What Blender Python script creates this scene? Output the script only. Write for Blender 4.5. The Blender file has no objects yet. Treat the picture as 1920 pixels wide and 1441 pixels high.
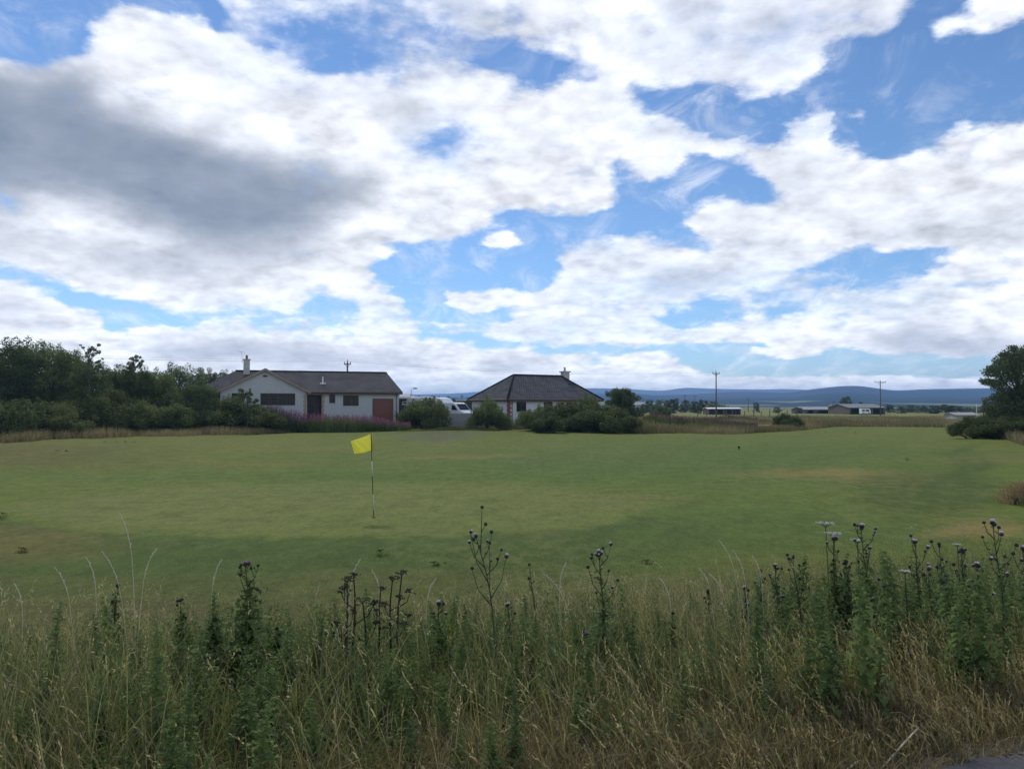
import bpy, math, random
import numpy as np
from mathutils import Vector
R = math.radians
random.seed(7); rng = np.random.default_rng(11)
scene = bpy.context.scene
col = scene.collection

# ------------------------------------------------------------------ camera
F = 1443.0; CX, CY = 960.0, 720.5; HORIZON = 760.0; EYE = 1.65
PITCH = math.atan((HORIZON - CY) / F)
cam_d = bpy.data.cameras.new('camera'); cam = bpy.data.objects.new('camera', cam_d); col.objects.link(cam)
cam.location = (0, 0, EYE); cam.rotation_euler = (R(90) + PITCH, 0, 0)
cam_d.sensor_width = 36; cam_d.lens = 36 * F / 1920; cam_d.clip_start = 0.05; cam_d.clip_end = 40000
scene.camera = cam
scene.view_settings.view_transform = 'Standard'; scene.view_settings.look = 'None'
scene.view_settings.gamma = 1; scene.view_settings.exposure = 0.12
scene.render.engine = 'CYCLES'
scene.cycles.use_denoising = True
scene.cycles.max_bounces = 6; scene.cycles.transparent_max_bounces = 8
scene.cycles.volume_bounces = 1
SUN_AZ, SUN_EL = -24.0, 50.0            # degrees, left of straight ahead / above the horizon
SUN_DIR = Vector((math.sin(R(SUN_AZ)) * math.cos(R(SUN_EL)), math.cos(R(SUN_AZ)) * math.cos(R(SUN_EL)), math.sin(R(SUN_EL))))

# ------------------------------------------------------------------ node helper
class NT:
    def __init__(s, tree): s.t = tree; s.n = tree.nodes; s.l = tree.links
    def new(s, ty, **kw):
        n = s.n.new(ty)
        for k, v in kw.items(): setattr(n, k, v)
        return n
    def put(s, sock, v):
        if isinstance(v, bpy.types.NodeSocket): s.l.new(v, sock)
        elif v is not None:
            if hasattr(sock.default_value, '__len__') and not hasattr(v, '__len__'): v = (v,) * len(sock.default_value)
            if hasattr(v, '__len__') and len(sock.default_value) == 4 and len(v) == 3: v = (*v, 1)
            sock.default_value = v
    def m(s, op, a, b=None, c=None, clamp=False):
        n = s.new('ShaderNodeMath', operation=op, use_clamp=clamp)
        for i, v in enumerate((a, b, c)): s.put(n.inputs[i], v)
        return n.outputs[0]
    def vm(s, op, a, b=None, out=0):
        n = s.new('ShaderNodeVectorMath', operation=op)
        s.put(n.inputs[0], a)
        if b is not None: s.put(n.inputs[1 if op != 'SCALE' else 3], b)
        return n.outputs[out]
    def xyz(s, v):
        n = s.new('ShaderNodeSeparateXYZ'); s.put(n.inputs[0], v); return n.outputs
    def comb(s, x, y, z):
        n = s.new('ShaderNodeCombineXYZ')
        for i, v in enumerate((x, y, z)): s.put(n.inputs[i], v)
        return n.outputs[0]
    def noise(s, vec, scale, detail=4, rough=.55, out=0, dist=0):
        n = s.new('ShaderNodeTexNoise'); s.put(n.inputs['Vector'], vec)
        n.inputs['Scale'].default_value = scale; n.inputs['Detail'].default_value = detail
        n.inputs['Roughness'].default_value = rough; n.inputs['Distortion'].default_value = dist
        return n.outputs[out]
    def mr(s, v, a, b, c=0, d=1, smooth=False):
        n = s.new('ShaderNodeMapRange'); n.interpolation_type = 'SMOOTHSTEP' if smooth else 'LINEAR'
        for i, k in enumerate((v, a, b, c, d)): s.put(n.inputs[i], k)
        return n.outputs[0]
    def mix(s, f, a, b, mode='MIX'):
        n = s.new('ShaderNodeMix', data_type='RGBA', blend_type=mode)
        s.put(n.inputs[0], f); s.put(n.inputs[6], a); s.put(n.inputs[7], b)
        return n.outputs[2]
    def ramp(s, f, stops):
        n = s.new('ShaderNodeValToRGB'); s.put(n.inputs[0], f); e = n.color_ramp.elements
        while len(e) < len(stops): e.new(0.5)
        for el, (p, c) in zip(e, stops): el.position = p; el.color = (*c, 1) if len(c) == 3 else c
        return n.outputs[0]

# ------------------------------------------------------------------ sky: Nishita + clouds laid out by azimuth and elevation
def azel(px, py):
    cx = (np.asarray(px, float) - CX) / F; cu = (CY - np.asarray(py, float)) / F
    y = math.cos(PITCH) - math.sin(PITCH) * cu; z = math.sin(PITCH) + math.cos(PITCH) * cu
    r = np.sqrt(cx ** 2 + y ** 2 + z ** 2)
    return np.arctan2(cx, y), np.arcsin(z / r)
AZM, ELM = 0.72, 0.60; NC, NR = 96, 60
gaz = np.linspace(-AZM, AZM, NC); gel = -0.01 + (ELM + .01) * np.linspace(0, 1, NR) ** 1.4
GA, GE = np.meshgrid(gaz, gel)
_x, _y, _z = np.sin(GA) * np.cos(GE), np.cos(GA) * np.cos(GE), np.sin(GE)
_f = _y * math.cos(PITCH) + _z * math.sin(PITCH); _u = -_y * math.sin(PITCH) + _z * math.cos(PITCH)
GPX = CX + F * _x / _f; GPY = CY - F * _u / _f         # where each grid direction falls in the photo
def inside(poly):
    p = np.array(poly, float); c = np.zeros(GPX.shape, bool); j = len(p) - 1
    for i in range(len(p)):
        xi, yi = p[i]; xj, yj = p[j]
        c ^= ((yi > GPY) != (yj > GPY)) & (GPX < (xj - xi) * (GPY - yi) / (yj - yi + 1e-9) + xi)
        j = i
    return c
def ell(cx, cy, rx, ry): return np.exp(-(((GPX - cx) / rx) ** 2 + ((GPY - cy) / ry) ** 2) ** 1.5 * 0.7)
def blur(a, k):
    for _ in range(k):
        p = np.pad(a, 1, mode='edge'); a = (p[1:-1, 1:-1] * 2 + p[:-2, 1:-1] + p[2:, 1:-1] + p[1:-1, :-2] + p[1:-1, 2:]) / 6
    return a
cov = np.zeros(GPX.shape); 
CLOUDS = [
 (1.0, [(-900,118),(0,112),(90,104),(125,112),(152,80),(166,25),(200,10),(300,10),(380,32),(432,75),(520,103),(600,135),(660,150),(740,160),(830,110),(930,135),(1020,150),(1080,185),(1105,250),(1125,325),(1178,376),(1120,395),(1020,412),(920,405),(880,440),(800,462),(720,478),(705,505),(745,535),(765,590),(690,585),(600,558),(540,575),(440,572),(330,565),(220,560),(130,535),(60,508),(0,492),(-900,470)]),
 (1.0, [(800,-60),(1720,-60),(1690,20),(1650,62),(1570,85),(1545,100),(1535,128),(1470,160),(1400,175),(1330,158),(1240,160),(1140,150),(1060,120),(960,75),(880,60),(830,30)]),
 (0.62, [(420,-60),(860,-60),(900,70),(880,130),(800,150),(700,150),(600,120),(500,85),(430,50)]),
 (1.0, [(1050,140),(1180,165),(1250,200),(1330,240),(1425,262),(1405,292),(1310,300),(1270,332),(1190,343),(1150,310),(1100,330)]),
 (.7, [(1340,170),(1390,180),(1385,220),(1340,235)]),
 (1.35, [(1690,74),(1800,42),(1850,5),(1870,-40),(2100,-60),(2000,10),(1920,22),(1840,55),(1730,80)]),
 (1.0, [(1395,300),(1470,276),(1540,262),(1600,273),(1650,292),(1720,274),(1780,255),(1850,247),(1925,222),(2500,150),(2500,470),(1920,462),(1850,452),(1750,466),(1690,470),(1600,462),(1560,480),(1500,505),(1420,502),(1330,465),(1270,425),(1290,390),(1380,373),(1450,388),(1450,355),(1400,332)]),
 (1.5, [(1485,215),(1530,210),(1560,230),(1570,255),(1500,258),(1460,250)]),
 (1.9, [(1600,212),(1632,210),(1632,230),(1602,230)]), (1.1, [(1650,190),(1695,183),(1692,200)]),
 (.95, [(1045,480),(1090,452),(1160,440),(1240,440),(1300,468),(1360,478),(1450,500),(1495,515),(1400,545),(1345,545),(1300,562),(1220,592),(1100,602),(945,606),(965,572),(1035,520),(1052,500)]),
 (1.9, [(900,448),(925,440),(960,447),(982,465),(940,470),(910,465)]), (1.6, [(828,462),(880,462),(882,476),(840,474)]),
 (1.6, [(895,480),(925,478),(935,492),(905,492)]), (1.0, [(975,465),(1040,470),(1010,477)]),
 (1.6, [(815,555),(860,545),(900,555),(950,545),(990,545),(960,572),(900,582),(830,575)]),
 (.95, [(1430,540),(1500,520),(1670,487),(1620,510),(1560,532),(1500,545)]), (.8, [(1250,372),(1340,338),(1330,355),(1280,375)]),
 (.7, [(1340,560),(1600,540),(1700,520),(1560,570),(1400,590)]),
 (.95, [(1400,612),(1480,590),(1560,560),(1650,540),(1720,522),(1770,500),(1745,488),(1800,460),(1890,462),(2400,440),(2400,670),(1920,662),(1800,672),(1650,662),(1500,655),(1380,642),(1350,622)]),
 (.9, [(760,600),(960,597),(1180,600),(1300,608),(1390,588),(1430,598),(1500,640),(1300,650),(1100,652),(980,642),(860,625)]),
 (.95, [(640,652),(850,637),(950,655),(1100,660),(1250,655),(1310,680),(1330,700),(1200,712),(900,705),(700,690)]),
 (1.2, [(1370,655),(1500,650),(1560,668),(1420,672)]),
 (1.0, [(1080,706),(1300,703),(1400,706),(1500,702),(1560,697),(1620,704),(1690,699),(1780,712),(1840,701),(2400,690),(2400,775),(1080,775)]),
 (.95, [(-900,512),(0,512),(60,530),(130,572),(200,578),(215,622),(300,612),(400,607),(560,630),(700,640),(850,638),(900,660),(1060,690),(1100,706),(1100,775),(-900,775)]),
 (.6, [(250,575),(500,585),(760,590),(770,640),(500,625),(300,600)]), (.7,[(700,560),(760,560),(800,640),(700,640)]),
]
for v, p in CLOUDS: cov = np.maximum(cov, v * inside(p))
for v, e in ((.62, ell(835, 268, 66, 30)), (.9, ell(585, 50, 62, 20)), (.8, ell(650, 112, 60, 22)), (.9, ell(975, 108, 85, 26)), (.95, ell(1275, 188, 85, 24)),
             (.6, ell(5, 385, 30, 18)), (.8, ell(1420, 340, 22, 14)), (.35, ell(700, 40, 60, 30)), (.5, ell(1600, 598, 60, 10)),
             (.4, ell(1180, 20, 40, 14)), (.35, ell(330, 590, 120, 8)), (.5, ell(1120, 683, 90, 6)), (.35, ell(800, 716, 120, 5)), (.3, ell(1500, 715, 160, 5)),
             (.45, ell(1830, 532, 90, 9)), (.45, ell(940, 20, 30, 18)), (.5, ell(1350, 55, 18, 12)), (.3, ell(1560, 40, 60, 14))):
    cov *= 1 - v * e
cov = blur(cov, 1)
dark = np.zeros(GPX.shape)
for v, p in [
 (.92, [(-900,150),(0,140),(60,128),(130,115),(190,170),(260,205),(350,232),(450,262),(560,300),(680,322),(720,352),(640,372),(600,400),(560,440),(420,455),(300,425),(200,385),(100,372),(0,368),(-900,380)]),
 (.60, [(300,350),(700,335),(730,360),(620,400),(590,450),(520,470),(380,465),(290,430)]),
 (.38, [(-300,385),(60,380),(60,440),(200,450),(400,470),(700,455),(560,490),(-300,470)]),
 (.42, [(180,470),(460,478),(500,512),(330,530),(170,505)]),
 (.40, [(-900,540),(60,545),(110,590),(60,620),(-900,620)]),
 (.55, [(250,648),(420,632),(640,655),(640,680),(300,682)]), (.42, [(540,660),(780,650),(850,680),(700,696),(560,690)]),
 (.55, [(1580,628),(1750,612),(1920,636),(2400,630),(2400,668),(1800,668),(1640,662)]),
 (.34, [(1430,320),(1540,310),(1570,360),(1500,410),(1440,380)]), (.30, [(1600,400),(2400,380),(2400,450),(1650,455)]),
 (.36, [(1230,505),(1330,490),(1370,530),(1280,560),(1200,560)]), (.2, [(1300,430),(1460,420),(1500,480),(1400,490)]),
 (.3, [(960,625),(1060,612),(1090,640),(980,645)]), (.38, [(870,655),(1000,665),(1090,690),(900,692)]), (.2, [(1540,590),(1760,570),(1760,600)]),
 (.35, [(700,170),(830,215),(780,270),(700,230)]), (.25, [(760,-40),(900,-40),(900,30),(800,60)]),(.25, [(1020,210),(1080,230),(1060,290),(1000,290)])]:
    dark = np.maximum(dark, v * inside(p))
dark = blur(dark, 4)
thin = np.zeros(GPX.shape)
for v, e in ((.55, ell(680, 60, 260, 90)), (.6, ell(835, 268, 90, 40)), (.5, ell(1450, 60, 260, 60)), (.35, ell(1300, 560, 300, 60)), (.45, ell(1330, 200, 160, 60)), (.5, ell(1520, 235, 80, 35)), (.4, ell(560, 590, 260, 30)),
             (.6, ell(1530, 550, 200, 45)), (.5, ell(1295, 355, 80, 30)), (.35, ell(1050, 620, 320, 22)), (.3, ell(1600, 60, 120, 60)), (.45, ell(1130, 460, 90, 20)),
             (.4, ell(850, 480, 60, 30)), (.55, ell(60, 30, 90, 30)), (.4, ell(1690, 195, 80, 30)), (.35, ell(900, 725, 900, 12))):
    thin = np.maximum(thin, v * e)
thin = blur(thin, 2)

world = bpy.data.worlds.new('World'); scene.world = world; world.use_nodes = True
w = NT(world.node_tree); w.n.clear()
dirn = w.new('ShaderNodeTexCoord').outputs['Generated']
X, Y, Z = w.xyz(dirn)
el = w.m('ARCSINE', Z); az = w.m('ARCTAN2', X, Y)
# a cloud deck seen in perspective: the noise is squeezed towards the horizon
den = w.m('ADD', w.m('MAXIMUM', Z, 0.0), 0.34)
q = w.comb(w.m('DIVIDE', X, den), w.m('DIVIDE', Y, den), w.m('MULTIPLY', Z, 1.5))
wn = w.noise(q, 5.0, 7, .62, out=1); WX, WY, WZ = w.xyz(wn)
fine = w.noise(q, 16.0, 7, .62)
def puff(v):
    b = w.noise(v, 6.5, 10, .56); jn = w.vm('ADD', v, w.vm('SCALE', w.noise(v, 9, 4, .6, out=1), .06))
    for sc_, am in ((13.0, .26), (31.0, .14)):
        vo = w.new('ShaderNodeTexVoronoi', feature='F1'); w.put(vo.inputs['Vector'], jn); vo.inputs['Scale'].default_value = sc_
        b = w.m('ADD', b, w.m('MULTIPLY', w.m('SUBTRACT', .42, vo.outputs['Distance']), am))
    return b
billow = puff(q)
sunq = w.vm('ADD', q, (-0.012, 0.036, 0.03)); billow_s = puff(sunq)
wamp = w.mr(Z, 0.02, 0.30, 0.012, 0.055)
az2 = w.m('ADD', az, w.m('MULTIPLY', w.m('SUBTRACT', WX, .5), w.m('MULTIPLY', wamp, 2.2)))
el2 = w.m('ADD', el, w.m('MULTIPLY', w.m('SUBTRACT', WY, .5), wamp))
uu = w.mr(az2, -AZM, AZM); uvec = w.comb(uu, uu, uu)
acc = None
for r in range(NR):
    n = w.new('ShaderNodeRGBCurve')
    cm = n.mapping; cm.use_clip = True
    for ch, arr in enumerate((cov, dark, thin)):
        c = cm.curves[ch]; vals = np.clip(arr[r], 0, 1)
        keep = [0]
        for i in range(1, NC - 1):
            if abs(vals[i] - vals[i - 1]) > .004 or abs(vals[i] - vals[i + 1]) > .004: keep.append(i)
        keep.append(NC - 1)
        c.points[0].location = (0, vals[0]); c.points[1].location = (1, vals[-1])
        for i in keep[1:-1]: c.points.new(i / (NC - 1), float(vals[i]))
        for p in c.points: p.handle_type = 'VECTOR'
    cm.update()
    w.put(n.inputs[1], uvec)
    if acc is None: acc = n.outputs[0]
    else:
        f = w.mr(el2, float(gel[r - 1]), float(gel[r])); acc = w.mix(f, acc, n.outputs[0])
COV, DARK, THIN = w.xyz(acc)
# away from the mapped part of the sky the deck goes on as plain noise
off = w.m('MAXIMUM', w.mr(w.m('ABSOLUTE', az), AZM - .04, AZM + .08, smooth=True), w.mr(el, ELM - .05, ELM + .06, smooth=True))
big = w.noise(q, 1.1, 3, .5)
COV = w.m('ADD', w.m('MULTIPLY', COV, w.m('SUBTRACT', 1, off)), w.m('MULTIPLY', off, w.mr(big, .38, .62)))
DARK = w.m('MULTIPLY', DARK, w.m('SUBTRACT', 1, off))
d = w.m('ADD', COV, w.m('MULTIPLY', w.m('SUBTRACT', fine, .5), .8))
d = w.m('ADD', d, w.m('MULTIPLY', w.m('SUBTRACT', billow, .5), w.mr(Z, .02, .25, .60, .85)))
alpha = w.mr(d, w.mr(Z, .02, .25, .38, .26), w.mr(Z, .02, .25, .74, .88), smooth=True)
alpha = w.m('MULTIPLY', alpha, w.m('SUBTRACT', 1, w.m('MULTIPLY', THIN, w.mr(fine, .35, .62, 1.1, .45))))
cirn = w.noise(w.vm('MULTIPLY', q, (1.0, .55, 1)), 9.0, 7, .66, dist=.6)
cir = w.m('MULTIPLY', w.mr(cirn, .44, .70, smooth=True), w.m('ADD', w.mr(Z, .04, .36, .42, .13), w.m('MULTIPLY', THIN, .9)))
alpha = w.m('MAXIMUM', alpha, cir)
relief = w.m('SUBTRACT', billow, billow_s)                       # lit towards the sun
lightn = w.m('MULTIPLY', w.m('ADD', 1.03, w.m('MULTIPLY', relief, 1.05)), w.mr(Z, .0, .16, 1.40, 1.0))
dk = w.m('ADD', DARK, w.m('MULTIPLY', w.m('SUBTRACT', billow, .5), w.m('MULTIPLY', DARK, .38)), clamp=True)
thick = w.m('MULTIPLY', w.mr(d, .85, 1.4), w.mr(Z, .02, .2, .05, .20))
white = w.comb(w.m('MULTIPLY', lightn, .90), w.m('MULTIPLY', lightn, .925), w.m('MULTIPLY', lightn, .99))
white = w.mix(thick, white, (.60, .66, .76))
dk = w.m('MULTIPLY', dk, w.mr(Z, .03, .2, 1.35, 1.0))
cloudc = w.mix(dk, white, w.mix(w.mr(Z, .03, .2), (.30, .36, .52), (.205, .255, .345)))
warm = w.mr(Z, .0, .16, 1, 0)
cloudc = w.mix(w.m('MULTIPLY', warm, .55), cloudc, w.mix(1.0, cloudc, (1.0, .955, .87), 'MULTIPLY'))
sky = w.new('ShaderNodeTexSky', sky_type='NISHITA', sun_disc=False)
sky.sun_elevation = R(SUN_EL); sky.sun_rotation = R(SUN_AZ)
sky.altitude = 60; sky.air_density = 1.0; sky.dust_density = .05; sky.ozone_density = 4.0
SKYK = 0.10
bg1 = w.new('ShaderNodeBackground'); w.put(bg1.inputs[0], w.mix(1.0, sky.outputs[0], w.mix(w.mr(Z, 0, .25), (.82, .98, 1.22), (.80, .93, 1.06)), 'MULTIPLY')); bg1.inputs[1].default_value = SKYK
bg2 = w.new('ShaderNodeBackground'); w.put(bg2.inputs[0], cloudc); bg2.inputs[1].default_value = 1.0
ms = w.new('ShaderNodeMixShader'); w.put(ms.inputs[0], alpha); w.l.new(bg1.outputs[0], ms.inputs[1]); w.l.new(bg2.outputs[0], ms.inputs[2])
wo = w.new('ShaderNodeOutputWorld'); w.l.new(ms.outputs[0], wo.inputs[0])
world.cycles.sampling_method = 'MANUAL'; world.cycles.sample_map_resolution = 512

sd = bpy.data.lights.new('sun', 'SUN'); sun = bpy.data.objects.new('sun', sd); col.objects.link(sun)
sd.energy = 2.2; sd.angle = R(9); sd.color = (1, .95, .88)
sun.rotation_euler = SUN_DIR.to_track_quat('Z', 'Y').to_euler(); sun.location = (0, 0, 60)

# ------------------------------------------------------------------ placing helpers
def P(px, py, D):
    """point seen at photo pixel px, py lying D metres ahead of the camera"""
    cx = (px - CX) / F; cu = (CY - py) / F
    y = math.cos(PITCH) - math.sin(PITCH) * cu; z = math.sin(PITCH) + math.cos(PITCH) * cu
    k = D / y
    return Vector((cx * k, D, EYE + z * k))
def X_at(px, D): return P(px, HORIZON, D).x
def ss(a, b, v): t = np.clip((np.asarray(v, float) - a) / (b - a), 0, 1); return t * t * (3 - 2 * t)
BND = [(-900, 850), (-200, 836), (0, 830), (130, 822), (300, 817), (480, 813), (640, 806), (760, 803), (960, 806), (1200, 812), (1400, 812), (1480, 806), (1560, 800), (1700, 798), (1770, 799), (1800, 818), (1920, 838), (2600, 870)]
_bs = np.array([(p[0] - CX) / F for p in BND]); _bd = np.array([2.75 * F / (p[1] - HORIZON) for p in BND])
def yb(s): return np.interp(s, _bs, _bd)
def gz(x, y):
    x = np.asarray(x, float); y = np.asarray(y, float)
    s = x / np.maximum(y, 1.0)
    z = -1.1 * ss(3.3, 10.5, y - 0.12 * x)
    z = z + .10 * ss(12, 25, y) * np.sin(x * .11 + 1.3) * np.sin(y * .09) * ss(140, 60, y)
    b = yb(s)
    px = s * F + CX
    rise = 1.15 * ss(330, 470, px) * (1 - ss(1130, 1320, px)) + .22 * ss(1250, 1400, px) + .15 * (1 - ss(330, 470, px))
    z = z + rise * ss(0, 9, y - b + 1) * (1 - ss(125, 220, y))
    z = z + .28 * np.exp(-((px - 850) / 110) ** 2) * np.exp(-((y - 79) / 4.5) ** 2)
    z = z + .25 * np.exp(-((px - 1890) / 90) ** 2) * np.exp(-((y - 58) / 7) ** 2)
    return z
def G(px, D, dz=0): x = X_at(px, D); return Vector((x, D, float(gz(x, D)) + dz))

# ------------------------------------------------------------------ object helpers
def tag(o, label=None, cat=None, group=None, kind=None):
    for k, v in (('label', label), ('category', cat), ('group', group), ('kind', kind)):
        if v: o[k] = v
    return o
def empty(name, loc, rz=0, label=None, cat=None, group=None):
    o = bpy.data.objects.new(name, None); col.objects.link(o); o.location = loc; o.rotation_euler.z = rz
    o.empty_display_size = .3
    return tag(o, label, cat, group)
def mesh_np(name, V, Q, mat, parent=None, tint=None, smooth=False, T=None):
    """quads Q (m,4) and triangles T (k,3)"""
    me = bpy.data.meshes.new(name); V = np.asarray(V, np.float32)
    Q = np.zeros((0, 4), np.int32) if Q is None else np.asarray(Q, np.int32)
    T = np.zeros((0, 3), np.int32) if T is None else np.asarray(T, np.int32)
    me.vertices.add(len(V)); me.vertices.foreach_set('co', V.ravel())
    loops = np.concatenate([Q.ravel(), T.ravel()]); me.loops.add(len(loops)); me.loops.foreach_set('vertex_index', loops)
    ls = np.concatenate([np.arange(len(Q)) * 4, len(Q) * 4 + np.arange(len(T)) * 3]).astype(np.int32)
    me.polygons.add(len(ls)); me.polygons.foreach_set('loop_start', ls)
    me.polygons.foreach_set('use_smooth', np.full(len(ls), smooth))
    me.update(calc_edges=True)
    if tint is not None:
        a = me.attributes.new('tint', 'FLOAT', 'POINT'); a.data.foreach_set('value', np.asarray(tint, np.float32))
    if mat: me.materials.append(mat)
    o = bpy.data.objects.new(name, me); col.objects.link(o); o.parent = parent
    return o
class MB:
    def __init__(s): s.v = []; s.f = []
    def add(s, vs, fs):
        n = len(s.v); s.v += [tuple(v) for v in vs]; s.f += [tuple(i + n for i in f) for f in fs]; return s
    def box(s, x0, x1, y0, y1, z0, z1):
        vs = [(x, y, z) for z in (z0, z1) for y in (y0, y1) for x in (x0, x1)]
        return s.add(vs, [(0, 2, 3, 1), (4, 5, 7, 6), (0, 1, 5, 4), (2, 6, 7, 3), (0, 4, 6, 2), (1, 3, 7, 5)])
    def tube(s, pts, rad, n=6, cap=True):
        pts = [Vector(p) for p in pts]
        if not hasattr(rad, '__len__'): rad = [rad] * len(pts)
        vs = []; fs = []
        for i, p in enumerate(pts):
            t = (pts[min(i + 1, len(pts) - 1)] - pts[max(i - 1, 0)]).normalized()
            a = t.cross(Vector((0, 0, 1)) if abs(t.z) < .9 else Vector((1, 0, 0))).normalized(); b = t.cross(a)
            for k in range(n):
                th = 2 * math.pi * k / n; vs.append(p + (a * math.cos(th) + b * math.sin(th)) * rad[i])
        for i in range(len(pts) - 1):
            for k in range(n):
                fs.append((i * n + k, i * n + (k + 1) % n, (i + 1) * n + (k + 1) % n, (i + 1) * n + k))
        if cap: fs.append(tuple(range(n))[::-1]); fs.append(tuple((len(pts) - 1) * n + k for k in range(n)))
        return s.add(vs, fs)
    def lathe(s, prof, c=(0, 0, 0), n=12):
        vs = [(c[0] + r * math.cos(2 * math.pi * k / n), c[1] + r * math.sin(2 * math.pi * k / n), c[2] + z) for r, z in prof for k in range(n)]
        fs = [(i * n + k, i * n + (k + 1) % n, (i + 1) * n + (k + 1) % n, (i + 1) * n + k) for i in range(len(prof) - 1) for k in range(n)]
        return s.add(vs, fs)
    def extr(s, prof, y0, y1):
        """closed profile in x,z extruded along y"""
        n = len(prof); vs = [(x, y0, z) for x, z in prof] + [(x, y1, z) for x, z in prof]
        fs = [tuple(range(n)), tuple(range(2 * n - 1, n - 1, -1))] + [((i + 1) % n, i, n + i, n + (i + 1) % n) for i in range(n)]
        return s.add(vs, fs)
    def build(s, name, mat, parent=None, smooth=False, bevel=0):
        me = bpy.data.meshes.new(name); me.from_pydata(s.v, [], s.f); me.update()
        if smooth:
            for p in me.polygons: p.use_smooth = True
        me.materials.append(mat); o = bpy.data.objects.new(name, me); col.objects.link(o); o.parent = parent
        if bevel:
            b = o.modifiers.new('bevel', 'BEVEL'); b.width = bevel; b.segments = 2; b.limit_method = 'ANGLE'
        return o
def copy_tree(o, parent=None):
    c = o.copy(); col.objects.link(c); c.parent = parent
    for k in ('label', 'category', 'group'):
        if parent is None and k in c: del c[k]
    for ch in list(o.children): copy_tree(ch, c)
    return c

# ------------------------------------------------------------------ materials
def mat(name, base, rough=.8, var=.25, scale=3.0, bump=0, spec=.3, metal=0, coat=0):
    """plain surface with noise mottling at two scales"""
    m = bpy.data.materials.new(name); m.use_nodes = True; t = NT(m.node_tree)
    b = t.n['Principled BSDF']; tc = t.new('ShaderNodeTexCoord').outputs['Object']
    n1 = t.noise(tc, scale, 5, .6); n2 = t.noise(tc, scale * 7, 3, .6)
    k = t.mr(t.m('ADD', t.m('MULTIPLY', n1, .65), t.m('MULTIPLY', n2, .35)), .3, .7, 1 - var, 1 + var)
    t.put(b.inputs['Base Color'], t.mix(1.0, base, t.comb(k, k, k), 'MULTIPLY'))
    b.inputs['Roughness'].default_value = rough; b.inputs['Metallic'].default_value = metal
    b.inputs['Specular IOR Level'].default_value = spec; b.inputs['Coat Weight'].default_value = coat
    if bump:
        bn = t.new('ShaderNodeBump'); bn.inputs['Strength'].default_value = bump; bn.inputs['Distance'].default_value = .02
        t.put(bn.inputs['Height'], n2); t.l.new(bn.outputs[0], b.inputs['Normal'])
    return m
def leaf_mat(name, c0, c1, trans=.35, rough=.65, c2=None, objvar=.25):
    """foliage: colour runs from c0 to c1 with each leaf's own tint, some light passes through"""
    m = bpy.data.materials.new(name); m.use_nodes = True; t = NT(m.node_tree); b = t.n['Principled BSDF']
    a = t.new('ShaderNodeAttribute', attribute_name='tint').outputs['Fac']
    stops = [(0, c0), (1, c1)] if c2 is None else [(0, c0), (.5, c1), (1, c2)]
    c = t.ramp(a, stops)
    oi = t.new('ShaderNodeObjectInfo').outputs['Random']; k = t.mr(oi, 0, 1, 1 - objvar, 1 + objvar)
    c = t.mix(1.0, c, t.comb(k, k, k), 'MULTIPLY')
    ow = t.mix(t.mr(t.m('FRACT', t.m('MULTIPLY', oi, 7.31)), 0, 1, 0, objvar), c, t.mix(1.0, c, (1.5, 1.15, .75), 'MULTIPLY')); c = ow
    t.put(b.inputs['Base Color'], c); b.inputs['Roughness'].default_value = rough; b.inputs['Specular IOR Level'].default_value = .10
    tr = t.new('ShaderNodeBsdfTranslucent'); t.put(tr.inputs[0], t.mix(1.0, c, (1.25, 1.3, .7), 'MULTIPLY'))
    ms = t.new('ShaderNodeMixShader'); ms.inputs[0].default_value = trans
    t.l.new(b.outputs[0], ms.inputs[1]); t.l.new(tr.outputs[0], ms.inputs[2]); t.l.new(ms.outputs[0], t.n['Material Output'].inputs[0])
    return m
M = {}
M['tree'] = leaf_mat('broad leaves', (.060, .090, .042), (.165, .215, .095), .32)
M['tree_far'] = leaf_mat('far leaves', (.035, .055, .022), (.11, .135, .05), .25, objvar=.4)
M['gorse'] = leaf_mat('gorse needles', (.058, .080, .030), (.165, .200, .080), .3, objvar=.22)
M['bark'] = mat('bark', (.10, .085, .065), .9, .4, 6, .4)
M['render'] = mat('white harling', (.44, .46, .47), .9, .08, 1.5, .3)
M['render2'] = mat('painted harling', (.62, .64, .66), .9, .06, 1.5, .3)
M['trim'] = mat('brown trim', (.10, .06, .045), .6, .2)
M['fascia'] = mat('painted bargeboard', (.30, .22, .18), .6, .15)
M['wframe'] = mat('brown window frame', (.06, .04, .035), .5, .2)
M['whitef'] = mat('white plastic frame', (.75, .75, .73), .4, .05)
M['quoin'] = mat('red stone quoin', (.26, .075, .05), .85, .3, 4)
M['stone'] = mat('tan stone quoin', (.33, .25, .18), .85, .35, 4)
M['door'] = mat('red garage door', (.20, .075, .055), .55, .1)
M['chim'] = mat('chimney render', (.45, .43, .41), .9, .2, 3)
M['pot'] = mat('clay pot', (.30, .13, .08), .8, .2)
M['white'] = mat('white paint', (.78, .79, .80), .3, .04, coat=.4)
M['metal'] = mat('galvanised metal', (.45, .46, .47), .45, .15, metal=.7)
M['wood'] = mat('weathered pole timber', (.13, .10, .08), .85, .3, 5)
M['rubber'] = mat('black rubber', (.02, .02, .02), .8, .2)
M['darkclad'] = mat('dark cladding', (.055, .065, .06), .7, .2, 2)
M['greywall'] = mat('grey block wall', (.36, .36, .36), .9, .15, 2)
M['sheetroof'] = mat('pale sheet roofing', (.30, .30, .28), .6, .25, .4)
M['insul'] = mat('insulator', (.12, .10, .10), .3, .2)
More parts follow.
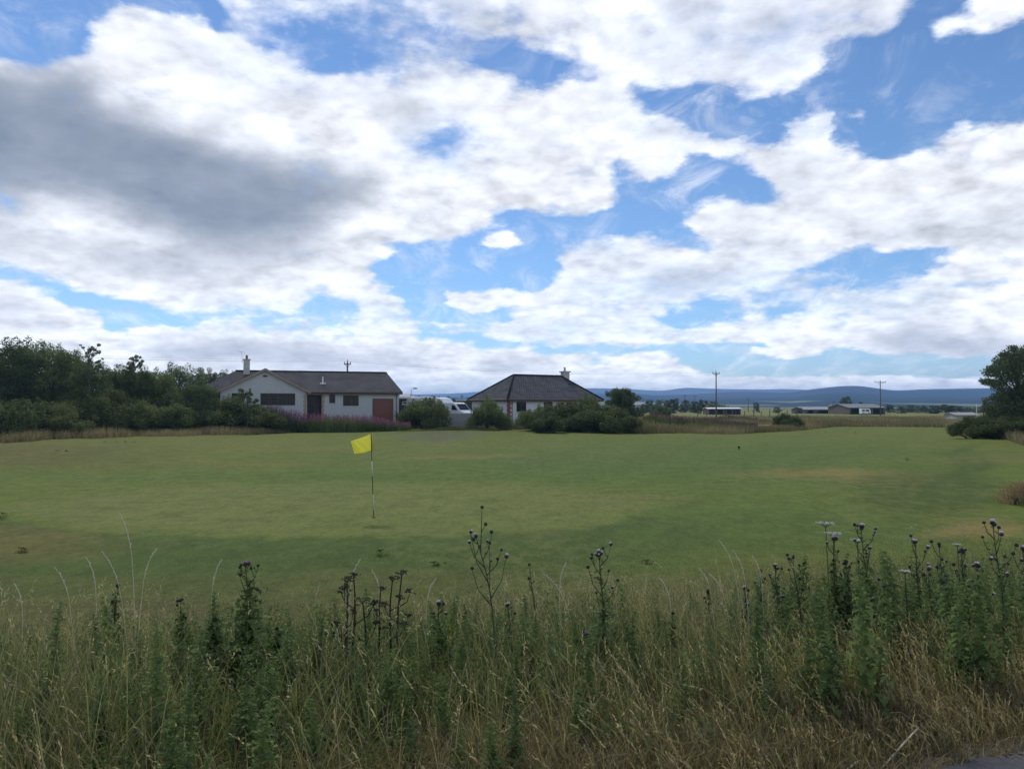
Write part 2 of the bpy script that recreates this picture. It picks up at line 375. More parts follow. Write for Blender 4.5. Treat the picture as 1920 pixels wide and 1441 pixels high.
def glass_mat():
    m = bpy.data.materials.new('window glass'); m.use_nodes = True; b = m.node_tree.nodes['Principled BSDF']
    t = NT(m.node_tree); tc = t.new('ShaderNodeTexCoord').outputs['Object']; n = t.noise(tc, 1.3, 2)
    t.put(b.inputs['Base Color'], t.mix(n, (.012, .014, .016), (.04, .042, .04)))
    b.inputs['Roughness'].default_value = .12; b.inputs['Specular IOR Level'].default_value = .12
    return m
M['glass'] = glass_mat()
def tile_mat(name, c0, c1):
    """concrete roof tiles: courses along the slope, staggered, mossy"""
    m = bpy.data.materials.new(name); m.use_nodes = True; t = NT(m.node_tree); b = t.n['Principled BSDF']
    uv = t.new('ShaderNodeUVMap').outputs[0]
    br = t.new('ShaderNodeTexBrick'); t.put(br.inputs['Vector'], uv)
    br.inputs['Color1'].default_value = (*c0, 1); br.inputs['Color2'].default_value = (*c1, 1); br.inputs['Mortar'].default_value = (.022, .02, .02, 1)
    br.inputs['Scale'].default_value = 1; br.inputs['Mortar Size'].default_value = .035; br.inputs['Mortar Smooth'].default_value = .6
    br.inputs['Brick Width'].default_value = .33; br.inputs['Row Height'].default_value = .34
    n = t.noise(uv, .7, 5, .6); k = t.mr(n, .3, .7, .75, 1.25)
    t.put(b.inputs['Base Color'], t.mix(1.0, br.outputs[0], t.comb(k, k, k), 'MULTIPLY'))
    U, V, _ = t.xyz(uv)
    saw = t.m('FRACT', t.m('DIVIDE', V, .34)); wave = t.m('SINE', t.m('MULTIPLY', U, 2 * math.pi / .33))
    bn = t.new('ShaderNodeBump'); bn.inputs['Strength'].default_value = 1; bn.inputs['Distance'].default_value = .05
    t.put(bn.inputs['Height'], t.m('ADD', t.m('MULTIPLY', saw, -1.0), t.m('MULTIPLY', wave, .15))); t.l.new(bn.outputs[0], b.inputs['Normal'])
    b.inputs['Roughness'].default_value = .95; b.inputs['Specular IOR Level'].default_value = .04
    return m
M['tile_brown'] = tile_mat('brown roof tiles', (.115, .112, .112), (.090, .088, .090))
M['tile_grey'] = tile_mat('grey roof tiles', (.105, .107, .112), (.080, .082, .086))

# ------------------------------------------------------------------ ground
def build_ground():
    ys = [-8, -5, -2, 0, 1.5]
    y = 2.2
    while y < 9000: ys.append(y); y += max(.12, y * .0125)
    ys.append(9000); ys = np.array(ys)
    sv = np.concatenate([np.linspace(-1.6, -.75, 22)[:-1], np.linspace(-.75, .75, 330), np.linspace(.75, 1.6, 22)[1:]])
    S, YY = np.meshgrid(sv, ys); XX = S * (YY + 12 * np.exp(-np.maximum(YY, 0) / 12) + .0)
    ZZ = gz(XX, YY)
    V = np.stack([XX, YY, ZZ], -1).reshape(-1, 3)
    nr, nc = XX.shape; i = np.arange(nr - 1)[:, None] * nc + np.arange(nc - 1)[None]
    Q = np.stack([i, i + 1, i + nc + 1, i + nc], -1).reshape(-1, 4)
    # what grows where, in metres on the ground: colours of the turf itself, plus darker patches at the right
    x, yv = XX, np.maximum(YY, .5)
    px = CX + F * x / yv; py = HORIZON + F * (EYE + 1.1) / yv     # used only to trace the patches seen in the photo
    px0_, py0_ = px, py; px = px0_ + 14 * np.sin(py0_ * .16 + px0_ * .009) + 8 * np.sin(px0_ * .041 + py0_ * .3); py = py0_ + 2.2 * np.sin(px0_ * .021 + .5) + 1.6 * np.sin(px0_ * .057 + py0_ * .1) + 1.0 * np.sin(px0_ * .13)
    def e(cx, cy, rx, ry, p=1.5): return np.exp(-(((px - cx) / rx) ** 2 + ((py - cy) / ry) ** 2) ** p)
    C = np.zeros((*XX.shape, 3)); C[:] = (0.117, 0.151, 0.025)
    def lay(c, mask):
        nonlocal C
        C = C * (1 - mask[..., None]) + np.array(c) * mask[..., None]
    lay((0.135, 0.151, 0.032), ss(905, 820, py) * .55)
    lay((0.152, 0.155, 0.035), e(500, 838, 520, 16) * .6)
    lay((0.080, 0.130, 0.030), e(1250, 868, 560, 46) * .75); lay((0.082, 0.132, 0.030), e(1330, 985, 330, 60) * .6)
    lay((0.080, 0.136, 0.025), e(650, 893, 560, 12) * .7)
    lay((0.143, 0.165, 0.042), e(640, 955, 610, 52, 9) * .95)        # putting green, paler and closer mown
    rr = np.sqrt(((px - 600) / 640) ** 2 + ((py - 955) / 55) ** 2); lay((0.068, 0.102, 0.024), ss(.95, 1.02, rr) * ss(950, 985, py) * .85 * (1 - .55 * ss(1050, 1400, px)))
    lay((0.062, 0.096, 0.021), e(500, 1050, 420, 30) * .5); lay((0.095, 0.10, 0.03), e(820, 1072, 300, 9) * .5); lay((0.17, 0.145, 0.045), e(420, 868, 190, 4) * .6); lay((0.16, 0.14, 0.045), e(1200, 940, 120, 5) * .5); lay((0.17, 0.15, 0.045), e(1000, 1000, 90, 4) * .35)
    lay((0.138, 0.121, 0.034), e(10, 1020, 190, 34) * .85); lay((0.117, 0.110, 0.030), e(60, 855, 260, 26) * .85)
    lay((0.207, 0.170, 0.050), e(1560, 888, 190, 9) * .85); lay((0.193, 0.162, 0.050), e(1680, 900, 120, 7) * .9); lay((0.200, 0.162, 0.050), e(870, 854, 130, 4) * .7)
    lay((0.221, 0.170, 0.052), e(1835, 995, 100, 16) * .9); lay((0.152, 0.133, 0.038), e(1540, 1080, 200, 40) * .6)
    lay((0.066, 0.094, 0.020), e(1740, 925, 150, 45, 3) * .8); lay((0.066, 0.094, 0.020), e(1815, 870, 45, 30, 3) * .7); lay((0.179, 0.162, 0.050), e(1880, 860, 130, 9) * .4)  # two darker patches at the right of the fairway, then a paler band
    lay((0.105, 0.100, 0.030), ss(1068, 1085, py) * .45); lay((0.090, 0.084, 0.028), ss(1095, 1150, py) * .75)
    lay((0.117, 0.119, 0.058), e(820, 816, 95, 8) * .9); lay((0.055, 0.074, 0.018), e(880, 806, 90, 4) * .7)
    lay((0.069, 0.056, 0.018), ss(1190, 1260, py) * .85)
    rag = .5 * np.sin(px * .035 + py * .11) + .3 * np.sin(px * .083 - py * .07); C *= (1 + .05 * rag)[..., None]
    b = yb(x / yv); rough = ss(-1.8, 1.2, yv - b + 1.1 * np.sin(px0_ * .043) + .8 * np.sin(px0_ * .11 + 1) + .8 * np.sin(px0_ * .31)) * (yv > 30)
    lay((0.235, 0.200, 0.062), rough * .85)
    lay((0.172, 0.184, 0.052), ss(110, 160, yv) * .8)
    # road and dusty edge
    dr = (3.5 + .41 * (x - 1.89)) - YY
    lay((0.125, 0.112, 0.090), ss(-.34, -.08, dr))
    me_o = mesh_np('ground', V, Q, None, smooth=True)
    a = me_o.data.attributes.new('turf', 'FLOAT_COLOR', 'POINT')
    a.data.foreach_set('color', np.concatenate([C, np.ones((*C.shape[:2], 1))], -1).astype(np.float32).ravel())
    m = bpy.data.materials.new('turf'); m.use_nodes = True; t = NT(m.node_tree); bs = t.n['Principled BSDF']
    c = t.new('ShaderNodeAttribute', attribute_name='turf').outputs['Color']; g = t.new('ShaderNodeNewGeometry').outputs['Position']
    st = t.vm('MULTIPLY', g, (1.0, 1.0, 0))
    n0 = t.noise(st, .12, 4, .6); n1 = t.noise(st, .9, 5, .65); n2 = t.noise(st, 9, 5, .7); n3 = t.noise(st, 55, 3, .7)
    n4 = t.noise(t.vm('MULTIPLY', st, (1, .55, 1)), 3.2, 6, .75); k = t.m('ADD', t.m('MULTIPLY', n1, .15), t.m('ADD', t.m('MULTIPLY', n2, .30), t.m('ADD', t.m('MULTIPLY', n4, .25), t.m('MULTIPLY', n3, .30))))
    k = t.mr(k, .40, .60, .55, 1.45)
    c = t.mix(1, c, t.comb(k, k, k), 'MULTIPLY')
    dry = t.m('MULTIPLY', t.mr(t.m('ADD', n0, t.m('MULTIPLY', n4, .4)), .62, .86, smooth=True), t.mr(t.m('ADD', t.m('MULTIPLY', n1, .4), t.m('MULTIPLY', n4, .6)), .46, .60)); c = t.mix(t.m('MULTIPLY', dry, .5), c, (.185, .165, .06))
    lush = t.mr(t.noise(st, .07, 3, .5, out=0, dist=1), .52, .68, smooth=True); c = t.mix(t.m('MULTIPLY', lush, .22), c, (.075, .125, .030))
    fleck = t.mr(t.noise(st, 24, 2, .8), .66, .74); c = t.mix(t.m('MULTIPLY', fleck, .35), c, (.17, .16, .085))
    t.put(bs.inputs['Base Color'], c); bs.inputs['Roughness'].default_value = .95; bs.inputs['Specular IOR Level'].default_value = .1
    bn = t.new('ShaderNodeBump'); bn.inputs['Strength'].default_value = .6; bn.inputs['Distance'].default_value = .03
    t.put(bn.inputs['Height'], t.m('ADD', n2, t.m('MULTIPLY', n3, .5))); t.l.new(bn.outputs[0], bs.inputs['Normal'])
    me_o.data.materials.append(m); tag(me_o, kind='structure')
build_ground()
def road():
    # asphalt sheet the camera stands on, with a crumbling edge
    n = 160; V = []; Q = []
    for i in range(n + 1):
        x = -14 + 32 * i / n; e = 3.50 + .41 * (x - 1.89) + .05 * math.sin(x * 7) + .04 * math.sin(x * 17 + 1) + random.uniform(-.025, .025)
        for yy in (e, e - .04, e - 6.5): V.append((x, yy, (.012 if yy == e else .022)))
    for i in range(n):
        for j in range(2): a = i * 3 + j; Q.append((a, a + 3, a + 4, a + 1))
    m = mat('asphalt', (.085, .085, .087), .9, .35, 30, .6)
    o = mesh_np('road', [(v[0], v[1], v[2]) for v in V], [q[::-1] for q in Q], m); tag(o, kind='structure')
road()

# ------------------------------------------------------------------ hills
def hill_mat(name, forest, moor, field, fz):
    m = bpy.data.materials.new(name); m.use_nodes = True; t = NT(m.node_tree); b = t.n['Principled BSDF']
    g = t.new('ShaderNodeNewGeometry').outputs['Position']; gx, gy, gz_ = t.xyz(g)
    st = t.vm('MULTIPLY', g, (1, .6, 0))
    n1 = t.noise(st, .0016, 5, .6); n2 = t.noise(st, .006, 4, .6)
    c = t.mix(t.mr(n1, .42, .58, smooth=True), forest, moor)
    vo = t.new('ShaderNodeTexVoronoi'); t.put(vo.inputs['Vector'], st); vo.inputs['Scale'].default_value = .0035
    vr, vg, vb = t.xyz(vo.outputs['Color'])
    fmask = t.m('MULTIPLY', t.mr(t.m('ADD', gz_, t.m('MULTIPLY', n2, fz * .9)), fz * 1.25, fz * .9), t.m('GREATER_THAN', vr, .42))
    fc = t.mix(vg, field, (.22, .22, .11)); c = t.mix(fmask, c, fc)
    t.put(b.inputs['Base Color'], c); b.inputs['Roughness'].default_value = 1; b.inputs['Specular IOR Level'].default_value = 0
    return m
def hills(name, prof, D0, D1, D2, m, seed, rough):
    """range of hills whose crest, at distance D1, follows prof; foot at D0, back foot at D2"""
    pr = np.array(prof, float); pxs = np.linspace(-700, 2700, 700); crest = np.interp(pxs, pr[:, 0], pr[:, 1])
    k = np.ones(9) / 9; crest = np.convolve(np.pad(crest, 4, mode='edge'), k, 'valid')
    H = (HORIZON - crest) / F * D1 + EYE
    r = np.random.default_rng(seed); s = (pxs - CX) / F
    def fb(u, v):
        o = 0
        for k_, (fu, fv, a) in enumerate(((9, .8, 1), (17, 1.7, .5), (38, 3.1, .3), (90, 6, .15))):
            o = o + a * np.sin(u * fu + v * fv + ph[k_]) * np.cos(u * fu * .6 - v * fv * 1.3 + ph[k_ + 4])
        return o
    ph = r.uniform(0, 6, 8)
    rows = []
    ts = np.concatenate([np.linspace(0, 1, 34), 1 + np.linspace(.1, 1, 8)])
    for t in ts:
        if t <= 1: D = D0 + (D1 - D0) * t; h = t ** 1.25
        else: D = D1 + (D2 - D1) * (t - 1); h = (2 - t) ** 1.2
        z = -3 + (H + 3) * h * (1 + rough * fb(s, t * 3) * math.sin(math.pi * min(t, 1)) ** .7)
        z = np.minimum(z, EYE + (H - EYE) * D / D1 * .985) if t < 1 else z
        rows.append(np.stack([s * D, np.full_like(s, D), z], -1))
    V = np.array(rows).reshape(-1, 3); nc = len(s); i = np.arange(len(rows) - 1)[:, None] * nc + np.arange(nc - 1)[None]
    Q = np.stack([i, i + 1, i + nc + 1, i + nc], -1).reshape(-1, 4)
    return tag(mesh_np(name, V, Q, m, smooth=True), kind='structure')
near_prof = [(-700, 742), (0, 744), (500, 745), (840, 744), (900, 743), (1100, 738), (1180, 737), (1230, 741), (1300, 739), (1345, 736), (1385, 733.5), (1440, 735), (1472, 737), (1500, 732.5), (1550, 726), (1590, 722.5), (1625, 724), (1655, 730), (1690, 732.5), (1712, 730), (1760, 729), (1850, 727.5), (1950, 728), (2200, 733), (2700, 736)]
far_prof = [(-700, 741), (400, 741), (700, 740), (800, 739), (860, 737), (900, 734), (1050, 729), (1110, 727.5), (1170, 728.5), (1210, 731), (1250, 733), (1275, 726), (1350, 729), (1420, 730), (1480, 729), (1560, 733), (1700, 735), (1900, 736), (2700, 738)]
hills('hills', near_prof, 1000, 3100, 3650, hill_mat('hillside', (.032, .052, .060), (.066, .066, .090), (.17, .20, .09), 24), 3, .10)
hills('hills', far_prof, 3700, 4400, 5200, hill_mat('hazed far hillside', (.10, .13, .17), (.13, .15, .20), (.12, .15, .16), 20), 5, .06)  # paler, bluer slope colours paint distance haze into the surface

# ------------------------------------------------------------------ foliage
def leaf_cloud(clusters, n, size, aspect=1.6, up=0.0, seed=1, shell=.55, fold=.0):
    """n leaf-sized quads spread in ellipsoid clusters (x,y,z,rx,ry,rz)"""
    r = np.random.default_rng(seed); cl = np.array(clusters, float); vol = cl[:, 3] * cl[:, 4] * cl[:, 5]
    w_ = vol ** .75; idx = r.choice(len(cl), n, p=w_ / w_.sum())
    dv = r.normal(size=(n, 3)); dv /= np.linalg.norm(dv, axis=1)[:, None]
    rad = r.uniform(shell ** 3, 1, n) ** (1 / 3) * (1 + r.normal(0, .10, n))
    c = cl[idx, :3] + dv * cl[idx, 3:] * rad[:, None]
    nrm = dv * .8 + r.normal(size=(n, 3)) * .9 + np.array([0, 0, .4]); nrm /= np.linalg.norm(nrm, axis=1)[:, None]
    t = r.normal(size=(n, 3)) * (1 - up) + dv * up * 1.4 + np.array([0, 0, up]); t -= (t * nrm).sum(1)[:, None] * nrm
    t /= np.linalg.norm(t, axis=1)[:, None] + 1e-9; b = np.cross(nrm, t)
    L = size * r.uniform(.6, 1.35, n); t = t * L[:, None]; b = b * (L / aspect)[:, None]
    V = np.stack([c - t * .5, c + b * .5 - t * .05, c + t * .6, c - b * .5 - t * .05], 1).reshape(-1, 3)
    Q = np.arange(n * 4).reshape(-1, 4)
    ct = r.uniform(0, 1, len(cl)); tint = np.clip(.5 * ct[idx] + .5 * r.uniform(0, 1, n) ** 1.3, 0, 1)
    return V, Q, np.repeat(tint, 4)
def tree_mesh(seed, H=8, Wd=6, n=15000, leaf=.17, nclus=46, gap=.0, trunkh=.2, m='tree', top=0):
    r = random.Random(seed); tb = MB(); cl = []
    th = H * trunkh; tp = [(0, 0, -.3)]
    x = y = 0
    for k in range(1, 6):
        x += r.uniform(-.15, .15); y += r.uniform(-.15, .15); tp.append((x, y, H * .16 * k))
    tb.tube(tp, [.02 * H * (1 - .15 * k) for k in range(6)], 7)
    for k in range(nclus):
        f = (k + .5) / nclus
        z = th + (H - th) * (f ** .85) * .93
        rel = (z - th) / (H - th); env = Wd / 2 * math.sqrt(max(.04, 1 - (rel * 1.05 - .32) ** 2 / .62)) * r.uniform(.55, 1.05)
        a = k * 2.4 + r.uniform(-.5, .5); rr = env * r.uniform(.45, 1.0)
        s_ = r.uniform(.65, 1.3) * H / 8 * (1.1 - .35 * rel)
        cx_, cy_ = rr * math.cos(a), rr * math.sin(a)
        cl.append((cx_, cy_, z, s_ * 1.05, s_ * 1.05, s_ * .72))
        if k % 3 == 0:
            zb = min(z * .62, H * .6); tb.tube([(x * zb / H, y * zb / H, zb), (cx_ * .5, cy_ * .5, zb + (z - zb) * .6), (cx_, cy_, z)], [.009 * H, .006 * H, .003 * H], 5)
    for k in range(top):
        a = r.uniform(0, 6.28); rr = r.uniform(0, Wd * .22); s_ = r.uniform(.25, .45)
        cl.append((rr * math.cos(a), rr * math.sin(a), H * r.uniform(.93, 1.06), s_, s_, s_ * 1.3))
    for k in range(60):
        b_ = r.choice(cl[:nclus]); dv = Vector((r.gauss(0, 1), r.gauss(0, 1), abs(r.gauss(.3, 1)))).normalized() * r.uniform(1.0, 1.25); s_ = r.uniform(.12, .26); cl.append((b_[0] + dv.x * b_[3], b_[1] + dv.y * b_[4], b_[2] + dv.z * b_[5], s_, s_, s_ * 1.4))
    V, Q, t = leaf_cloud(cl, n, leaf, 1.5, 0, seed)
    keep = V[::4, 2] > .15; V = V.reshape(-1, 4, 3)[keep].reshape(-1, 3); t = t.reshape(-1, 4)[keep].ravel(); Q = np.arange(len(V)).reshape(-1, 4)
    return tb, V, Q, t
def tree(name, seed, mkey='tree', **kw):
    tb, V, Q, t = tree_mesh(seed, **kw); root = empty(name, (0, 0, 0))
    tb.build('trunk', M['bark'], root, smooth=True); mesh_np('crown', V, Q, M[mkey], root, t)
    return root
def gorse(seed, Wd=4, H=2.4, n=13000):
    r = random.Random(seed); cl = []; tb = MB()
    for k in range(34):
        a = r.uniform(0, 6.28); rr = Wd / 2 * math.sqrt(r.uniform(0, 1)) * .86; s_ = r.uniform(.32, .62) * H / 2.2
        zt = H * (1 - (rr / (Wd / 2)) ** 2) ** .5 * r.uniform(.45, .95)
        cl.append((rr * math.cos(a), rr * math.sin(a), max(zt - s_ * .4, .25), s_ * 1.1, s_ * 1.1, s_))
        if k % 5 == 0: tb.tube([(0, 0, -.2), (rr * .5 * math.cos(a), rr * .5 * math.sin(a), zt * .4), (rr * math.cos(a), rr * math.sin(a), zt * .8)], [.06, .04, .02], 5)
    for k in range(70):
        b_ = r.choice(cl[:34]); dv = Vector((r.gauss(0, 1), r.gauss(0, 1), abs(r.gauss(.6, 1)))).normalized() * r.uniform(.95, 1.3); s_ = r.uniform(.07, .16); cl.append((b_[0] + dv.x * b_[3], b_[1] + dv.y * b_[4], b_[2] + dv.z * b_[5], s_, s_, s_ * 2))
    V, Q, t = leaf_cloud(cl, n * 2, .15, 3.2, .6, seed, shell=.3)
    V[:, 2] = np.where(V[:, 2] < -.1, -V[:, 2] * .3, V[:, 2])
    root = empty('gorse_bush', (0, 0, 0)); tb.build('stem', M['bark'], root); mesh_np('foliage', V, Q, M['gorse'], root, t)
    return root
protos_t = [tree('broadleaf_tree', 100 + i, n=30000, leaf=.14, nclus=52 + 3 * i, Wd=6.2 + .4 * i, top=6) for i in range(4)]
protos_g = [gorse(200 + i) for i in range(4)]
used = {}
def place(protos, k, loc, rz, sc, label, cat, group=None, name=None):
    p = protos[k]; key = p.as_pointer()
    if key in used: o = copy_tree(p)
    else: o = p; used[key] = 1
    o.location = loc; o.rotation_euler.z = rz; o.scale = sc
    if name: o.name = name
    tag(o, label, cat, group); return o
# the wood on the left: base pixel, distance, top pixel
WOOD = [  # px, depth, top py, width m, proto, label
 (-150, 73, 600, 9.0, 0, 'dense green broadleaf tree cut by the left frame edge, its top out of the row'),
 (20, 74, 634, 8.0, 1, 'tall rounded broadleaf tree at the left edge, highest of the wood'),
 (95, 77, 640, 7.6, 2, 'broad green tree just right of the tallest tree at the left edge'),
 (168, 76, 672, 5.6, 3, 'tree in the wood carrying a thin open leader of leaves against the sky'),
 (215, 82, 682, 6.4, 0, 'low domed tree between the two spiky leaders of the wood'),
 (258, 78, 684, 5.4, 1, 'tree in the wood with a small ragged tuft on its top'),
 (300, 80, 688, 5.6, 2, 'green tree left of the dark pointed tree near the bungalow roof'),
 (335, 84, 678, 6.6, 3, 'dark domed tree standing behind the wood, left of the bungalow roof'),
 (372, 77, 712, 6.0, 0, 'tree at the right end of the wood touching the bungalow hip'),
 (385, 124, 690, 7.5, 1, 'far tree whose top shows over the left hip of the gabled bungalow'),
 (425, 126, 692, 7.0, 2, 'far tree showing left of the chimney of the gabled bungalow'),
 (60, 96, 632, 9.0, 3, 'rear tree filling the gap behind the tall trees at the left edge'),
 (140, 98, 655, 8.0, 0, 'rear tree behind the leader tree, only its upper leaves showing'),
 (250, 102, 688, 8.0, 2, 'rear tree behind the small ragged tuft of the wood'),
 (-60, 84, 628, 8.0, 3, 'rear tree beyond the left frame edge in the wood'),
]
for i, (px, D, top, wd, k, lab) in enumerate(WOOD):
    g = G(px, D); H = P(px, top, D).z - g.z; s = H / 8.7
    place(protos_t, k, g, i * 1.7, (wd / 7.4, wd / 7.4, s), lab, 'tree', 'trees of the wood on the left')
# two open leaders above the wood
def leader(px, D, y0, y1, wd, seed, lab, nk=34):
    r = random.Random(seed); b = P(px, y0, D); t = P(px, y1, D); H = t.z - b.z; g = G(px, D)
    root = empty('sapling', g, 0, lab, 'tree'); tb = MB(); z0 = b.z - g.z
    tb.tube([(0, 0, -.2), (.1, 0, z0 * .6), (0, 0, z0 + H * .9)], [.09, .06, .02], 6); cl = []
    for k in range(nk):
        a = r.uniform(0, 6.28); f = (k + .5) / nk; rr = wd * .5 * (1 - .5 * f) * r.uniform(.3, 1)
        c = (rr * math.cos(a), rr * math.sin(a), z0 + H * f * .95); s_ = r.uniform(.10, .24); cl.append((*c, s_, s_, s_ * .8))
        tb.tube([(0, 0, z0 + H * f * .6), c], [.025, .012], 4)
    tb.build('trunk', M['bark'], root); V, Q, tt = leaf_cloud(cl, 2600, .12, 1.5, 0, seed); mesh_np('crown', V, Q, M['tree'], root, tt)
leader(165, 74, 708, 642, 3.4, 5, 'thin open sapling rising above the wood at its highest gap')
leader(250, 77, 712, 665, 3.2, 6, 'short ragged sapling rising from the wood nearer the bungalow')
leader(463, 76, 770, 727, 3.2, 8, 'small leafy sapling in front of the gable window of the bungalow')
GORSE = [  # px, depth, top py, width px, label
 (-110, 61, 742, 150, 'gorse bush beyond the left frame edge at the foot of the wood'),
 (30, 65, 750, 150, 'big gorse bush at the left edge below the tallest trees'),
 (110, 66, 765, 110, 'low dark gorse bush nearest the fairway left of the pale dry grass'),
 (165, 71, 748, 120, 'gorse bush behind the dry grass tuft at the left'),
 (215, 73, 735, 130, 'gorse bush below the open sapling of the wood'),
 (265, 73, 752, 110, 'rounded gorse bush in the middle of the left hedge'),
 (300, 79, 728, 130, 'taller gorse bush behind the rounded one in the left hedge'),
 (325, 74, 758, 100, 'gorse bush with a flat top in the left hedge'),
 (375, 76, 752, 110, 'gorse bush below the left hip of the gabled bungalow'),
 (365, 83, 735, 110, 'gorse bush against the left hip of the gabled bungalow'),
 (430, 78, 748, 110, 'gorse bush hiding the lower left corner of the gable wall'),
 (435, 84, 740, 80, 'gorse bush touching the left gable window'),
 (480, 78, 762, 90, 'low gorse bush at the right end of the left hedge before the fireweed'),
 (795, 84, 747, 108, 'rounded gorse bush between the two bungalows, in front of the caravans'),
 (915, 82, 752, 82, 'gorse bush with a peaked top before the left wall of the hipped bungalow'),
 (1000, 80, 767, 70, 'gorse bush below the first window of the hipped bungalow'),
 (1035, 76, 775, 78, 'lowest gorse bush of the middle clump, standing forward on the fairway edge'),
 (1060, 83, 755, 110, 'gorse bush of the middle clump hiding the second window'),
 (1110, 84, 748, 100, 'tallest gorse bush of the middle clump beneath the right eave'),
 (1105, 78, 768, 90, 'gorse bush in the centre front of the middle clump'),
 (1155, 77, 767, 100, 'gorse bush at the right end of the middle clump'),
 (1468, 92, 775, 34, 'small gorse bush in the rough, the left one of a pair'), (1486, 90, 781, 40, 'small gorse bush in the rough, the lower right one of a pair'),
 (1240, 170, 762, 40, 'distant gorse bush near the wide tan building'),
 (1820, 60, 783, 90, 'gorse bush at the left foot of the big tree on the right'),
 (1880, 57, 780, 110, 'gorse bush under the big tree on the right'), (1960, 56, 770, 130, 'gorse bush beyond the right frame edge'),
]
for i, (px, D, top, wpx, lab) in enumerate(GORSE):
    g = G(px, D, -.05); H = max(P(px, top, D).z - g.z, .5); wd = wpx / F * D
    place(protos_g, i % 4, g, i * 2.1, (wd / 4 * 1.08, wd / 4, H / 2.35), lab, 'bush', 'gorse bushes round the fairway')
# the round tree right of the hipped bungalow and the big tree at the right edge
rt = tree('round_tree', 31, n=26000, H=4.2, Wd=5.0, leaf=.13, nclus=90, trunkh=.03); g = G(1165, 96); s_ = (P(1165, 726, 96).z - g.z) / 4.3
rt.location = g; rt.scale = (1.0, 1.0, s_); tag(rt, 'round dark green tree right of the hipped bungalow', 'tree')
def big_tree():
    D = 60; g = G(1905, D); Hh = P(1905, 652, D).z - g.z
    root = empty('broadleaf_tree', g, 0, 'big open crowned tree cut by the right frame edge', 'tree'); tb = MB(); r = random.Random(4)
    tb.tube([(0, 0, -.3), (.1, 0, Hh * .3), (.2, 0, Hh * .6), (.1, 0, Hh * .92)], [.22, .18, .11, .03], 8); cl = []
    # clusters traced from the crown: px, py, radius px
    for (px, py, rp) in [(1905, 668, 22), (1880, 678, 18), (1862, 696, 14), (1925, 680, 26), (1895, 700, 24), (1858, 715, 11), (1850, 714, 9), (1875, 722, 15), (1950, 720, 34),
                         (1905, 738, 22), (1880, 744, 14), (1868, 742, 9), (1900, 765, 28), (1865, 765, 17), (1850, 762, 10), (1940, 765, 36), (1870, 785, 20), (1895, 790, 26), (1850, 785, 14), (1855, 692, 6), (1846, 716, 6),
                         (1980, 680, 34), (2000, 740, 40), (1925, 655, 12), (1900, 655, 8), (1885, 664, 9), (1848, 750, 7), (1918, 722, 12)]:
        for dd in (-1.2, 0, 1.2):
            a = P(px, py, D + dd) - g; s_ = rp / F * D * r.uniform(.85, 1.15)
            a.x += r.uniform(-.2, .2); a.z += r.uniform(-.15, .15); cl.append((a.x, a.y, a.z, s_, s_ * 1.2, s_ * .8))
            if dd == 0: zb = a.z * .6; tb.tube([(.1, 0, zb), (a.x * .5, 0, (zb + a.z) / 2 + .1), tuple(a)], [.06, .04, .015], 5)
    tb.build('trunk', M['bark'], root, smooth=True); V, Q, t = leaf_cloud(cl, 60000, .12, 1.5, 0, 9, shell=.3); mesh_np('crown', V, Q, leaf_mat('dark broad leaves', (.040, .062, .034), (.110, .145, .072), .22), root, t)
big_tree()
# ------------------------------------------------------------------ middle distance trees
protos_f = [tree('distant_tree', 300 + i, 'tree_far', n=5000, leaf=.3, nclus=26, H=8, Wd=7.5, trunkh=.05) for i in range(3)]
FAR = [ (1218, 749, 30, 'pale green tree'), (1240, 748, 34, 'broad pale tree'), (1262, 747, 36, 'rounded tree'), (1285, 749, 30, 'olive tree'), (1303, 751, 22, 'small bright tree'), (1318, 749, 26, 'green tree'), (1338, 751, 28, 'dark tree by the tall pole'),
        (1205, 756, 24, 'low shrubby tree'), (1418, 754, 15, 'narrow dark tree standing alone'), (1457, 762, 18, 'small round tree in the open'), (1498, 763, 16, 'small tree left of the long barn'), (1586, 743, 30, 'big round tree behind the barns'), (1614, 753, 16, 'small treetop over the dark barn'), (1568, 757, 18, 'treetop over the long barn'),
        (1668, 758, 22, 'tree right of the barn'), (1690, 761, 20, 'small tree'), (1708, 758, 26, 'tree'), (1728, 760, 26, 'pale tree'), (1752, 759, 30, 'green tree'), (1772, 757, 30, 'tree'), (1790, 760, 36, 'dark tree'), (1812, 764, 30, 'low tree'), (1835, 766, 30, 'low dark tree'),
        (765, 743, 22, 'conifer like tree behind the caravan'), (790, 741, 26, 'tree'), (815, 740, 28, 'tree behind the motorhomes'), (838, 743, 22, 'tree'), (851, 746, 14, 'small tree'), (862, 748, 14, 'small tree left of the flat building')]
where = ['left end of the distant row beyond the round tree', 'second in the distant row', 'third in the distant row, its top the highest', 'in the middle of the distant row', 'right of the middle of the distant row', 'left of the tall power pole', 'in the distant row',
         'in front of the left end of the distant row', 'right of the small far pole', 'between the fence posts and the barns', 'beside the fence posts', 'left of the second pole', 'right of the big round one', 'left of the big round one',
         'at the foot of the second pole', 'second right of the second pole', 'third right of the second pole', 'fourth right of the second pole', 'fifth right of the second pole', 'midway between pole and big tree', 'left of the white farm building', 'behind the white farm building', 'touching the big tree at the right',
         'beside the lamp post', 'right of the lamp post', 'in the gap between the bungalows', 'right of the motorhome roofs', 'above the white van', 'near the hipped roof']
for i, ((px, top, wpx, lab), wh) in enumerate(zip(FAR, where)):
    D = (150 if px < 900 else 255) + (i * 37) % 60
    g = G(px, D, -.2); H = P(px, top, D).z - g.z; wd = wpx / F * D
    place(protos_f, i % 3, g, i * 1.3, (wd / 7.5, wd / 7.5, H / 8), f'{lab}, {wh}', 'tree', 'trees in the distance')
